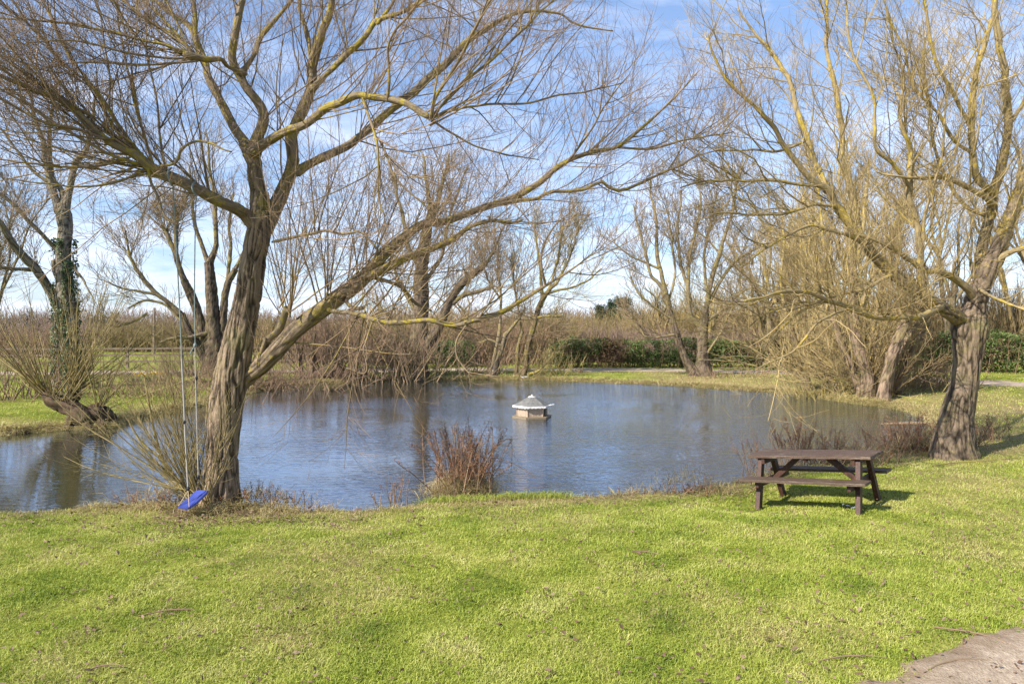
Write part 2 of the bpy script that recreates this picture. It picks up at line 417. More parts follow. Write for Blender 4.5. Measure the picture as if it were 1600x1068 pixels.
b.inputs['IOR'].default_value = 1.333
gl = N.new('ShaderNodeBsdfGlossy'); gl.inputs['Roughness'].default_value = .05; gl.inputs['Color'].default_value = (.78, .86, 1, 1)
L.new(b.inputs['Normal'].links[0].from_socket, gl.inputs['Normal'])
fr = N.new('ShaderNodeFresnel'); fr.inputs['IOR'].default_value = 1.45
fm = N.new('ShaderNodeMath'); fm.operation = 'MULTIPLY_ADD'; fm.use_clamp = True; L.new(fr.outputs[0], fm.inputs[0]); fm.inputs[1].default_value = 1.05; fm.inputs[2].default_value = .03
ms = N.new('ShaderNodeMixShader'); L.new(fm.outputs[0], ms.inputs[0]); L.new(b.outputs[0], ms.inputs[1]); L.new(gl.outputs[0], ms.inputs[2])
out(N, L, ms.outputs[0])
structure(link('pond_water', me, m))

# gravel drive
nn = len(pp); tg = nrm(np.gradient(pp[:, :2], axis=0)); sd = np.stack([-tg[:, 1], tg[:, 0]], -1)
Lc = np.arange(nn)*.09; cols = 25; u = np.linspace(-1, 1, cols)
jit = (vnoise(np.stack([Lc*2.3, Lc*0, Lc*0], -1), 61)-.5)*.5; jit2 = (vnoise(np.stack([Lc*2.3, Lc*0+9, Lc*0], -1), 62)-.5)*.5
wl = pw/2+jit; wr = pw/2+jit2
off = u[None]*(pw[:, None]/2+.35)
XY = pp[:, None, :2]+sd[:, None, :]*off[..., None]
Z = H(XY[..., 0], XY[..., 1])+.036-.075*sstep(.0, .3, path_d(XY[..., 0], XY[..., 1])+(n2(XY[..., 0], XY[..., 1], 4, 66, 3)-.5)*.6)
ii = (np.arange(nn-1)[:, None]*cols+np.arange(cols-1)[None]).ravel()
q = np.stack([ii, ii+1, ii+cols+1, ii+cols], -1)
me = make_mesh('gravel_path', np.concatenate([XY, Z[..., None]], -1).reshape(-1, 3), np.full(len(q), 4), q.ravel(),
               {'edge': np.repeat(np.abs(u)[None], nn, 0).ravel()})
m, nt, N, L = new_mat('gravel')
tc = N.new('ShaderNodeTexCoord'); ov = tc.outputs['Object']
a1 = noise(N, L, ov, 28, 5, .8); a2 = noise(N, L, ov, 1.4, 4, .6)
vo = N.new('ShaderNodeTexVoronoi'); vo.inputs['Scale'].default_value = 75; L.new(ov, vo.inputs['Vector'])
c1 = ramp(N, [(.3, (.25, .20, .15)), (.55, (.46, .385, .30)), (.75, (.62, .54, .44))]); L.new(a1, c1.inputs[0])
c2 = ramp(N, [(.3, (.62, .58, .52)), (.7, (1.1, 1.05, 1.0))]); L.new(a2, c2.inputs[0])
c = mixc(N, L, 1, c1.outputs[0], c2.outputs[0], 'MULTIPLY')
er = N.new('ShaderNodeMath'); er.operation = 'MULTIPLY_ADD'; L.new(noise(N, L, ov, 6, 4, .7), er.inputs[0]); er.inputs[1].default_value = .4; L.new(attr(N, 'edge').outputs['Fac'], er.inputs[2])
e2 = ramp(N, [(.82, g3(0)), (.98, g3(.8))]); 
e3 = N.new('ShaderNodeMath'); e3.operation = 'SUBTRACT'; L.new(er.outputs[0], e3.inputs[0]); e3.inputs[1].default_value = .15; L.new(e3.outputs[0], e2.inputs[0])
c = mixc(N, L, e2.outputs[0], c, (.20, .14, .09))
b = bsdf(N, L, c, .9, bump(N, L, vo.outputs['Distance'], .5, .012), .15); out(N, L, b.outputs[0])
structure(link('gravel_path', me, m))

# ================================================================ GRASS
GRASS = [(.09, .145, .022), (.20, .275, .032), (.33, .39, .052), (.47, .49, .11), (.58, .54, .23)]
def grass_mat(name, cols, tr=.35):
    m = leafy(name, cols, 1.3, .55, tr, .5, 1.6)
    nt = m.node_tree; N, L = nt.nodes, nt.links
    rp = [n for n in N if n.type == 'VALTORGB'][0]; lk = [l for l in rp.outputs[0].links]; tgt = [l.to_socket for l in lk]
    geo = [n for n in N if n.type == 'NEW_GEOMETRY'][0]
    st = ramp(N, [(0, (.28, .19, .09)), (.5, (.46, .36, .17)), (1, (.60, .50, .28))]); L.new(geo.outputs['Random Per Island'], st.inputs[0])
    c = mixc(N, L, attr(N, 'dry').outputs['Fac'], rp.outputs[0], st.outputs[0])
    for t in tgt: L.new(c, t)
    return m
M_grass = grass_mat('grass_blades', GRASS)
def scatter(n, x0, x1, y0, y1, wpow=1.0):
    """points over the visible wedge, denser near the camera"""
    u = rng.random(n)
    if wpow == 0: y = np.sqrt(y0*y0+(y1*y1-y0*y0)*u)
    else:
        e = 2-wpow*1.0
        y = (y0**e+(y1**e-y0**e)*u)**(1/e) if abs(e) > 1e-3 else y0*(y1/y0)**u
    x = y*rng.uniform(x0, x1, n)
    return x, y
lv = Leaves()
x, y = scatter(960000, -.88, 1.02, 4.3, 17.5, 1.9)
d = samp(GD, x, y); pd = samp(GP, x, y)+(n2(x, y, 4.5, 71, 3)-.5)*.5
k = (d > .12) & (pd > -0.03)
clump = n2(x, y, 5.0, 73, 2); thin = n2(x, y, .8, 75, 2)
worn = np.clip((n2(x, y, 1.8, 83, 2)-.50)*5, 0, 1)*(.25+.75*(1-sstep(.4, 2.2, d)))*(y < 13)
bare = np.clip(.95*np.exp(-((x+4.0)**2/1.0+(y-9.75)**2/.35))+.75*worn, 0, .95)
k &= rng.random(len(x)) < np.clip(-.05+clump*1.9, 0, 1)*(1-bare)*np.clip(.55+pd*2.5, 0, 1)
x, y, d, clump, thin = x[k], y[k], d[k], clump[k], thin[k]; n = len(x)
dry = dryness(x, y, d); dry = (rng.random(n) < dry*.8).astype(float)*rng.uniform(.6, 1, n)+dry*.15
tall = (1-sstep(.1, .5, d))*np.clip(n2(x, y, 1.2, 77)-.35, 0, 1)
h = (.022+.040*rng.random(n)**1.4)*(.35+1.4*clump)*(1+2.6*tall)
dr = np.stack([rng.normal(.12, .55, n), rng.normal(0, .55, n), np.full(n, 1.0)], -1)
lv.blades(np.stack([x, y, H(x, y)-.004], -1), dr, h, rng.uniform(.0022, .0042, n)*(1+y/13), rng.uniform(.2, 1.6, n), np.clip(dry, 0, 1))
# coarser grass on the far banks and beyond
x, y = scatter(180000, -.9, 1.0, 17.0, 60, 1.2)
d = samp(GD, x, y); pd = samp(GP, x, y); k = (d > .15) & (pd > .1)
x, y, d = x[k], y[k], d[k]; n = len(x); dd = dryness(x, y, d)
dry = (rng.random(n) < dd*.9).astype(float)*rng.uniform(.6, 1, n)
bankt = (1-sstep(.1, 1.3, d))
lv.blades(np.stack([x, y, H(x, y)-.004], -1), np.stack([rng.normal(0, .5, n), rng.normal(0, .5, n), np.ones(n)], -1), rng.uniform(.05, .11, n)*(1+1.6*bankt*rng.random(n)), rng.uniform(.012, .022, n), rng.uniform(.2, 1.2, n), dry)
o = lv.build('lawn_grass', M_grass); tag(o, 'short yellow-green grass of the lawn and the far bank, with straw patches', 'grass', kind='stuff')

# long straw tussocks and dead stalks along the water's edge
lv = Leaves()
n = 7000; t = rng.random(n)*(len(SH)-1); i = t.astype(int); f = (t-i)[:, None]
seglen = np.linalg.norm(np.roll(SH, -1, 0)-SH, axis=1)[:-1]; i = rng.choice(len(seglen), n, p=seglen/seglen.sum()); f = rng.random((n, 1))
c = SH[i]*(1-f)+SH[(i+1)]*f+rng.normal(0, .22, (n, 2))
dens = n2(c[:, 0], c[:, 1], .9, 81, 2); near = c[:, 1] < 14
dc = samp(GD, c[:, 0], c[:, 1])
left = (c[:, 0] < -6) & (c[:, 1] > 14)
zone = np.where(near & (c[:, 0] > -6.2) & (c[:, 0] < -2.3), .55, np.where(near & (c[:, 0] > 2.2), .40, np.where(near, .16, np.where(left, .75, .55))))
k = (rng.random(n) < zone*(dens*2.0)) & (dc > -.08) & (dc < .9); c = c[k]
m_ = 26; cc = np.repeat(c, m_, 0)+rng.normal(0, .05, (len(c)*m_, 2)); n = len(cc)
nearb = cc[:, 1] < 14
lv.blades(np.stack([cc[:, 0], cc[:, 1], H(cc[:, 0], cc[:, 1])-.01], -1), np.stack([rng.normal(0, .7, n), rng.normal(-.1, .7, n), np.full(n, .8)], -1),
          rng.uniform(.07, .26, n)*np.where(nearb, 1, 1.25), np.where(nearb, .005, .013)*rng.uniform(.7, 1.3, n), rng.uniform(.5, 2.2, n), np.clip(rng.normal(.85, .2, n), 0, 1))
o = lv.build('bank_grass', M_grass); tag(o, 'long dead straw-coloured grass hanging over the edge of the pond', 'dry grass', kind='stuff')

# fallen leaves, bark scraps and little sticks on the lawn
M_litter = leafy('fallen_leaves', [(.05, .03, .018), (.11, .065, .04), (.17, .11, .07), (.26, .19, .13)], 3, .8, .05)
lv = Leaves()
x, y = scatter(70000, -.78, .78, 4.4, 13, 1.0)
d = samp(GD, x, y)
pr = .06+.5*np.exp(-((x+3.6)**2/5+(y-9.2)**2/1.0))+.9*np.exp(-((x+4.1)**2/.6+(y-9.8)**2/.12))+.30*(1-sstep(.3, 1.6, d))
pr = pr*np.clip((n2(x, y, 1.8, 83, 2)-.40)*6, .04, 1)+.006
k = (rng.random(len(x)) < pr) & (d > .05); x, y = x[k], y[k]; n = len(x)
lv.leaf(np.stack([x, y, H(x, y)+rng.uniform(.02, .055, n)], -1), np.stack([rng.normal(0, 1, n), rng.normal(0, 1, n), rng.normal(0, .25, n)], -1),
        np.array([0, 0, 1.])+rng.normal(0, .35, (n, 3)), rng.uniform(.022, .075, n), rng.uniform(.014, .034, n))
o = lv.build('leaf_litter', M_litter); tag(o, 'brown fallen leaves and scraps scattered over the lawn', 'fallen leaves', kind='stuff')

# ================================================================ TREES
BK_MAIN = bark('willow_bark', twig=(.34, .23, .14), mid=(.20, .155, .10), lich=.55)
BK_GOLD = bark('lichened_willow_bark', twig=(.50, .37, .17), mid=(.29, .225, .12), lichen=(.44, .32, .05), lich=.62, old=(.165, .122, .082))
BK_FAR = bark('grey_brown_bark', twig=(.34, .235, .155), mid=(.24, .19, .11), lich=.5, old=(.13, .10, .072), lichen=(.30, .25, .05))
BK_IVY = bark('grey_bark', twig=(.27, .19, .12), mid=(.17, .14, .095), lich=.2, old=(.19, .165, .13))
BK_SHRUB = bark('shrub_stems', twig=(.31, .20, .13), mid=(.25, .17, .11), lich=.15, old=(.10, .07, .045))
BK_OLIVE = bark('olive_shoots', twig=(.36, .28, .13), mid=(.20, .16, .07), lich=.5, old=(.12, .085, .05))

BK_STUMP = bark('dark_rotten_bark', old=(.075, .048, .03), mid=(.10, .07, .04), lich=.1, green=(.06, .07, .02))
BK_DARK = bark('dark_brown_bark', twig=(.30, .20, .13), mid=(.19, .14, .09), old=(.125, .092, .063), lich=.35)
BK_PINK = bark('pink_brown_bark', old=(.19, .135, .09), mid=(.24, .18, .10), lich=.3)
def trace(spec, Y0, n=28):
    p = [P(a, b, Y0+c) for a, b, c, w in spec]; r = [w/2/F*(Y0+c) for a, b, c, w in spec]
    return resample(p, r, n)
def stack(ls): return np.stack([l[0] for l in ls]), np.stack([l[1] for l in ls])
def wob(p, r, amp, seed):
    q = p*1.4+seed*13.7
    o = np.stack([vnoise(q, seed*3+j)-.5 for j in range(3)], -1)+.45*np.stack([vnoise(q*2.7, seed*3+j+50)-.5 for j in range(3)], -1)
    env = np.linspace(0, 1, len(p))[:, None]**.5
    return p+o*amp*2*env*np.minimum(1, r[:, None]/.03+.4)
def tree(name, label, cat, Y0, trunk, limbs, levels, mat, seed=1, flare=1.5, ktr=64, ringstep=.035, limb_name='limb', group=None, epi=.35, limb_disp=.010,
         trunk_disp=.024, groundz=None, extra=None, klimb=12, ws=1.0, wt=1.0, tmat=None):
    rg = np.random.default_rng(seed)
    T = [trace(t, Y0, 60) for t in (trunk if isinstance(trunk[0], list) else [trunk])]
    bx, by = T[0][0][0][:2]; gz = H1(bx, by) if groundz is None else groundz
    base = np.array([bx, by, gz])
    o = root(name, label, cat, tuple(base), group)
    for p, r in T:
        Lp = np.linalg.norm(np.diff(p, axis=0), axis=1).sum()
        p, r = resample(p, r, max(int(Lp/ringstep), 12))
        p[0, 2] = min(p[0, 2], gz-.12) if abs(p[0, 2]-gz) < .6 else p[0, 2]
        r = r*wt; h = p[:, 2]-gz; r = r*(1+(flare-1)*np.exp(-np.clip(h, 0, 9)/(2.2*r[0]))*(abs(p[0, 2]-gz) < .7))
        tb = Tubes(); tb.add(p, r, ktr, disp=trunk_disp); tb.build('trunk', tmat or mat, o, base)
    LB = []
    for j, l in enumerate(limbs):
        p, r = trace(l, Y0, 28); r = r*ws; p = wob(p, r, .075, seed+j) if len(l) > 2 else p
        LB.append((p, r))
        Lp = np.linalg.norm(np.diff(p, axis=0), axis=1).sum()
        pf, rf = resample(p, r, max(int(Lp/.05), 14)) if r[0] > .03 else (p, r)
        kk = klimb*4 if r[0] > .05 else klimb if r[0] > .02 else 8
        sl_ = np.concatenate([[0], np.cumsum(np.linalg.norm(np.diff(pf, axis=0), axis=1))]); rf = rf*(1+.22*np.exp(-sl_/(2.5*r[0])))
        rf = rf*np.clip(.25+sl_/(r[0]*.9+.001), 0, 1)**.5
        tb = Tubes(); tb.add(pf, rf, kk, disp=limb_disp if r[0] > .03 else 0, cap=True); tb.build(limb_name, mat, o, base)
    LP, LR = stack(LB) if LB else (np.zeros((0, 28, 3)), np.zeros((0, 28)))
    cr = Tubes(); par = (LP, LR)
    for li, lv_ in enumerate(levels):
        lv_ = dict(lv_); k = lv_.pop('k', 3); ep = lv_.pop('epi', epi if li else 0)
        a, b = grow(par[0], par[1], rg=rg, **lv_)
        if ep and li:
            e = dict(lv_); e['per_m'] = lv_['per_m']*ep; e['t0'] = .25
            a2, b2 = grow(LP, LR, rg=rg, **e)
            a, b = np.concatenate([a, a2]), np.concatenate([b, b2])
        if extra and li == 0:
            ea, eb = extra; 
            a, b = np.concatenate([a, ea]), np.concatenate([b, eb])
        cr.add(a, b, k); par = (a, b)
    cr.build('crown', mat, o, base)
    return o, base, (LP, LR)

# ---- the big willow with the swing
Y0 = 10.1
W1_trunk = [(343, 792, .05, 66), (345, 745, 0, 60), (349, 690, 0, 58), (354, 635, 0, 60), (361, 590, 0, 62), (372, 535, 0, 56), (384, 475, 0, 51), (394, 415, 0, 48), (403, 372, 0, 46), (408, 335, 0, 40), (409, 300, 0, 26)]
shoot_heads = []
W1 = [
 # leaders
 [(404, 365, 0, 38), (400, 299, 0, 33), (397, 256, 0, 32), (391, 238, 0, 30)],
 [(393, 242, 0, 26), (376, 216, .1, 20), (354, 181, .3, 19), (328, 130, .5, 17), (311, 79, .7, 14), (295, 43, .8, 11), (267, 20, .9, 8), (230, -8, 1, 5), (190, -30, 1.1, 3)],
 [(311, 84, .7, 12), (305, 40, .7, 11), (303, 0, .8, 9), (298, -60, .9, 5)],
 [(396, 245, 0, 28), (403, 215, -.1, 24), (409, 185, -.2, 22), (400, 162, -.2, 21), (385, 143, -.3, 19), (368, 108, -.3, 18), (362, 71, -.4, 16), (370, 31, -.4, 15), (373, -10, -.4, 12), (380, -80, -.4, 6)],
 [(372, 118, -.3, 14), (386, 102, -.2, 11), (398, 82, -.1, 11), (410, 55, 0, 10), (430, 30, .1, 9), (455, -4, .2, 7), (480, -50, .3, 4)],
 # limb C, level to the right with a shoot head at (673,185)
 [(391, 240, -.1, 20), (412, 225, -.2, 20), (434, 214, -.4, 19), (472, 196, -.7, 18), (507, 166, -.9, 17), (540, 152, -1.1, 16), (562, 150, -1.2, 15), (605, 158, -1.3, 14), (641, 173, -1.4, 13), (673, 186, -1.5, 12)],
 [(673, 187, -1.5, 7), (680, 150, -1.6, 8), (700, 118, -1.7, 7), (741, 58, -1.8, 6), (775, 0, -1.9, 5), (800, -40, -2, 3)],
 [(676, 180, -1.5, 6), (709, 149, -1.5, 6), (745, 115, -1.6, 6), (780, 83, -1.7, 5), (822, 44, -1.7, 5), (865, -4, -1.8, 4), (890, -40, -1.8, 3)],
 [(675, 186, -1.5, 5), (715, 170, -1.4, 5), (758, 163, -1.3, 5), (822, 163, -1.2, 4.5), (874, 148, -1.1, 4), (925, 144, -1.0, 3), (975, 128, -1, 2)],
 [(674, 186, -1.5, 5), (700, 205, -1.4, 5), (740, 226, -1.3, 4), (790, 240, -1.2, 3), (840, 248, -1.1, 2)],
 [(605, 158, -1.3, 7), (608, 125, -1.4, 6), (607, 95, -1.4, 6), (608, 62, -1.5, 5), (640, 20, -1.6, 5), (672, -6, -1.7, 4)],
 [(566, 153, -1.2, 6), (580, 185, -1.3, 6), (592, 220, -1.4, 6), (593, 262, -1.4, 5), (594, 305, -1.4, 4), (606, 335, -1.4, 3)],
 [(590, 215, -1.35, 5), (606, 255, -1.4, 5), (628, 290, -1.4, 4), (660, 320, -1.4, 3), (680, 342, -1.4, 2)],
 # limb D, right leader
 [(407, 366, .1, 34), (420, 345, .1, 33), (438, 306, .2, 30), (455, 268, .2, 28), (458, 240, .2, 26), (456, 215, .2, 25), (472, 169, .2, 23), (484, 132, .2, 20), (492, 87, .1, 18), (507, 39, 0, 16), (514, 0, 0, 14), (522, -60, -.1, 8)],
 [(460, 272, .2, 20), (480, 258, .3, 18), (503, 247, .3, 18), (540, 229, .5, 17), (580, 197, .6, 17), (621, 161, .7, 16), (661, 129, .8, 15), (701, 101, .9, 14), (725, 72, 1, 13), (758, 44, 1.1, 11), (802, 20, 1.2, 8), (862, 19, 1.3, 5), (905, 40, 1.4, 4), (960, 50, 1.5, 3)],
 [(484, 142, .1, 14), (500, 125, 0, 13), (540, 85, -.1, 12), (575, 55, -.2, 12), (589, 36, -.2, 11), (641, 18, -.3, 9), (673, 0, -.4, 7), (720, -10, -.5, 4), (760, 14, -.5, 3)],
 [(589, 38, -.2, 8), (610, 0, -.2, 7), (630, -40, -.2, 4)],
 [(487, 128, .1, 12), (486, 90, .3, 11), (478, 50, .4, 10), (468, 10, .5, 8), (462, -40, .6, 5)],
 [(725, 74, 1, 7), (745, 40, 1, 6), (765, 0, 1, 5), (780, -40, 1, 3)],
 # limb F, long left limb that carries the swing
 [(408, 366, .06, 26), (385, 337, -.12, 27), (370, 326, -.3, 25), (338, 311, -.5, 25), (303, 291, -.7, 25), (267, 276, -.8, 25), (240, 262, -.9, 24), (212, 238, -1.0, 17), (173, 220, -1.2, 13), (138, 189, -1.4, 12), (106, 165, -1.5, 11), (59, 145, -1.7, 9), (0, 118, -1.9, 8), (-60, 92, -2.1, 5), (-130, 70, -2.2, 3)],
 [(228, 252, -.95, 10), (200, 215, -1, 9), (165, 165, -1.1, 8), (135, 130, -1.2, 7), (100, 100, -1.2, 6), (60, 50, -1.3, 6), (12, -4, -1.4, 5), (-30, -50, -1.5, 3)],
 [(212, 240, -1, 9), (175, 190, -.9, 8), (150, 140, -.8, 7), (105, 80, -.7, 6), (70, 20, -.6, 5), (50, -40, -.5, 3)],
 [(176, 221, -1.2, 7), (130, 205, -1.5, 6), (70, 190, -1.8, 6), (0, 150, -2, 5), (-60, 130, -2.2, 3)],
 [(220, 258, -.95, 7), (170, 240, -1.3, 6), (110, 205, -1.6, 6), (50, 160, -1.8, 5), (-20, 130, -2, 4)],
 [(205, 245, -1, 6), (150, 262, -1.2, 5), (90, 262, -1.4, 5), (20, 250, -1.6, 4), (-40, 240, -1.7, 3)],
 [(230, 262, -.9, 6), (180, 285, -1.1, 5), (120, 292, -1.3, 4), (50, 285, -1.5, 3), (-20, 275, -1.7, 2)],
 [(232, 248, -.9, 7), (234, 275, -1, 6), (248, 312, -1.1, 5), (262, 340, -1.2, 4), (280, 352, -1.2, 3)],
 [(245, 262, -.9, 6), (275, 255, -1, 6), (285, 235, -1.1, 6), (315, 218, -1.1, 5), (345, 232, -1.2, 4), (362, 238, -1.2, 3)],
 [(240, 258, -.9, 6), (225, 200, -.8, 6), (205, 140, -.8, 5), (190, 70, -.7, 4), (178, 0, -.6, 3)],
 [(262, 272, -.8, 5), (250, 210, -.7, 5), (245, 150, -.7, 4), (230, 80, -.6, 3), (225, 20, -.5, 2)],
 # limb G: pollard head at (310,93)
 [(385, 116, -.3, 9), (356, 104, -.6, 9), (343, 92, -.8, 10), (325, 95, -.9, 14), (302, 90, -1, 15), (297, 86, -1, 13)],
 [(300, 88, -1, 7), (260, 72, -1.1, 6), (197, 55, -1.2, 6), (150, 42, -1.3, 5), (98, 33, -1.4, 5), (50, 27, -1.5, 4), (-10, 22, -1.6, 3)],
 [(302, 84, -1, 7), (270, 55, -1, 6), (228, 28, -1, 6), (180, -6, -1, 5), (150, -30, -1, 4)],
 [(298, 92, -1, 6), (250, 88, -1.2, 5), (190, 80, -1.4, 5), (120, 68, -1.6, 4), (40, 60, -1.8, 3)],
 [(300, 82, -1, 6), (262, 40, -.9, 5), (225, 0, -.8, 5), (205, -30, -.7, 4)],
 [(310, 96, -1, 5), (260, 100, -1.1, 5), (200, 102, -1.2, 4), (130, 100, -1.4, 3), (60, 110, -1.6, 2)],
 # limb H: the great low limb over the water
 [(362, 610, .16, 38), (380, 592, .10, 36), (415, 566, -.08, 36), (449, 532, -.2, 36), (484, 501, -.2, 34), (519, 470, -.1, 33), (553, 445, 0, 30), (590, 407, .1, 26), (621, 378, .2, 22), (661, 350, .3, 18), (709, 342, .5, 16), (758, 322, .7, 14), (806, 306, .9, 13), (850, 282, 1, 12), (882, 258, 1.1, 11), (923, 242, 1.2, 9), (963, 231, 1.3, 8), (1003, 201, 1.4, 7), (1031, 173, 1.5, 5), (1062, 143, 1.6, 4), (1095, 110, 1.7, 2)],
 [(560, 440, 0, 20), (590, 425, -.1, 19), (633, 403, -.1, 17), (681, 386, -.1, 15), (708, 374, -.1, 13), (721, 364, -.1, 11), (741, 350, -.1, 9), (774, 342, 0, 8), (800, 345, .1, 7), (815, 338, .1, 5)],
 [(760, 323, .7, 8), (806, 316, .8, 8), (842, 312, .9, 8), (862, 300, 1, 8), (915, 295, 1.1, 7), (940, 285, 1.2, 7), (963, 298, 1.3, 7), (1003, 286, 1.4, 6), (1060, 263, 1.5, 5), (1110, 240, 1.6, 3), (1150, 225, 1.6, 2)],
 [(963, 231, 1.3, 5), (1010, 232, 1.4, 5), (1060, 220, 1.5, 4), (1110, 215, 1.6, 3), (1150, 205, 1.7, 2)],
 [(882, 258, 1.1, 5), (900, 235, 1, 5), (925, 195, .9, 4), (950, 150, .8, 3), (985, 110, .7, 2)],
 [(500, 480, -.15, 9), (520, 486, -.3, 10), (545, 488, -.5, 10), (574, 494, -.7, 10), (605, 503, -.8, 11), (640, 505, -.9, 11), (675, 503, -1, 11), (700, 507, -1, 11), (727, 504, -1.1, 10), (761, 494, -1.1, 10), (800, 482, -1.1, 9), (832, 462, -1.1, 8), (859, 440, -1.1, 6), (890, 420, -1.1, 4), (940, 385, -1, 2)],
 [(852, 444, -1.1, 6), (846, 425, -1.2, 5), (843, 400, -1.2, 5), (852, 375, -1.2, 4), (872, 350, -1.2, 3), (890, 332, -1.2, 2)],
 [(390, 586, .05, 13), (405, 560, -.1, 14), (420, 533, -.2, 14), (436, 519, -.25, 14), (444, 500, -.3, 15), (449, 486, -.35, 18)],
 [(404, 560, -.1, 10), (410, 545, -.15, 9), (416, 530, -.2, 9), (417, 522, -.2, 9)],
 [(560, 452, 0, 10), (540, 470, -.2, 9), (552, 482, -.3, 9), (568, 484, -.4, 8)],
 [(575, 432, 0, 9), (600, 440, .2, 9), (622, 448, .3, 8), (640, 462, .4, 8), (655, 478, .5, 6), (680, 488, .6, 4)],
 [(425, 378, -.2, 7), (455, 371, -.4, 6), (488, 364, -.6, 6), (507, 358, -.7, 6), (540, 361, -.8, 5), (565, 360, -.9, 5), (590, 385, -1, 4), (585, 415, -1, 3), (600, 440, -1, 3)],
 [(730, 504, -1.1, 4), (712, 530, -1.2, 4), (714, 560, -1.2, 3), (735, 590, -1.3, 2)],
 [(585, 497, -.7, 4), (572, 530, -.9, 4), (566, 545, -1, 3), (568, 580, -1, 3), (540, 570, -1, 2)],
]
# fans of straight shoots from the two pollard heads of the left limb
def fan(heads, Y0, rg, L=(1.0, 2.6), w=(.008, .016), nseg=6, wig=.05, trop=(0, 0, .03)):
    A, B = [], []
    for (hx, hy, dY, dirx, dirz, diry, spread, cnt) in heads:
        c = np.array(P(hx, hy, Y0+dY)); b = c+rg.normal(0, .04, (cnt, 3))
        d = nrm(np.array([dirx, diry, dirz]))+rg.normal(0, spread, (cnt, 3))
        ln = rg.uniform(*L, cnt); p = curves(b, d, ln, nseg, trop, wig, rg)
        r0 = rg.uniform(*w, cnt)[:, None]; s = np.linspace(0, 1, nseg+1)[None]
        A.append(p); B.append(r0*(1-s)**.7+.0022)
    return np.concatenate(A), np.concatenate(B)
rg = np.random.default_rng(5)
ex = fan([(215, 240, -1, -1, .75, -.25, .4, 8), (195, 230, -1.1, -1, .9, -.2, .4, 6), (175, 220, -1.2, -1, .6, -.2, .4, 8), (155, 203, -1.3, -1, .8, -.2, .4, 5), (300, 88, -1, -1, .42, -.2, .36, 12), (138, 189, -1.4, -1, .5, -.2, .4, 5),
          (100, 160, -1.5, -1, .6, 0, .4, 5), (60, 145, -1.7, -1, .5, 0, .4, 4), (240, 262, -.9, -1, .3, .2, .4, 6), (235, 262, -.9, -.8, .05, .3, .3, 6),
          (673, 186, -1.5, .7, .8, 0, .4, 8), (260, 272, -.8, -.6, 1, -.1, .4, 7), (330, 300, -.5, -.2, 1, 0, .35, 6), (449, 486, -.5, .0, 1, 0, .38, 12), (568, 484, -.4, .2, -.6, 0, .5, 4), (505, 478, -.2, .1, 1, 0, .4, 9), (560, 440, 0, 0, 1, 0, .4, 7)], Y0, rg, L=(.8, 2.8), w=(.006, .012))
lvl = [dict(per_m=5.6, lenr=(.6, 2.9), ang=(22, 62), rmax=.016, rtip=.0032, nseg=6, trop=(.0, 0, .13), wig=.10, t0=.12, up=.55, k=5),
       dict(per_m=5.0, lenr=(.35, 1.25), ang=(20, 55), rmax=.0058, rtip=.0020, nseg=4, trop=(0, 0, .10), wig=.09, t0=.08, up=.2, k=3, epi=.6),
       dict(per_m=8.0, lenr=(.15, .65), ang=(22, 60), rmax=.0031, rtip=.0017, nseg=3, trop=(0, 0, .07), wig=.07, t0=.1, up=.1, k=3, epi=.3)]
main_tree, mb, mainL = tree('willow_tree', 'large bare willow with furrowed leaning trunk, holding the swing on its left limb', 'tree', Y0, W1_trunk, W1, lvl, BK_MAIN, seed=3, extra=ex, flare=1.2, ws=.75, wt=.80, klimb=16, limb_disp=.014, ktr=160, ringstep=.02)

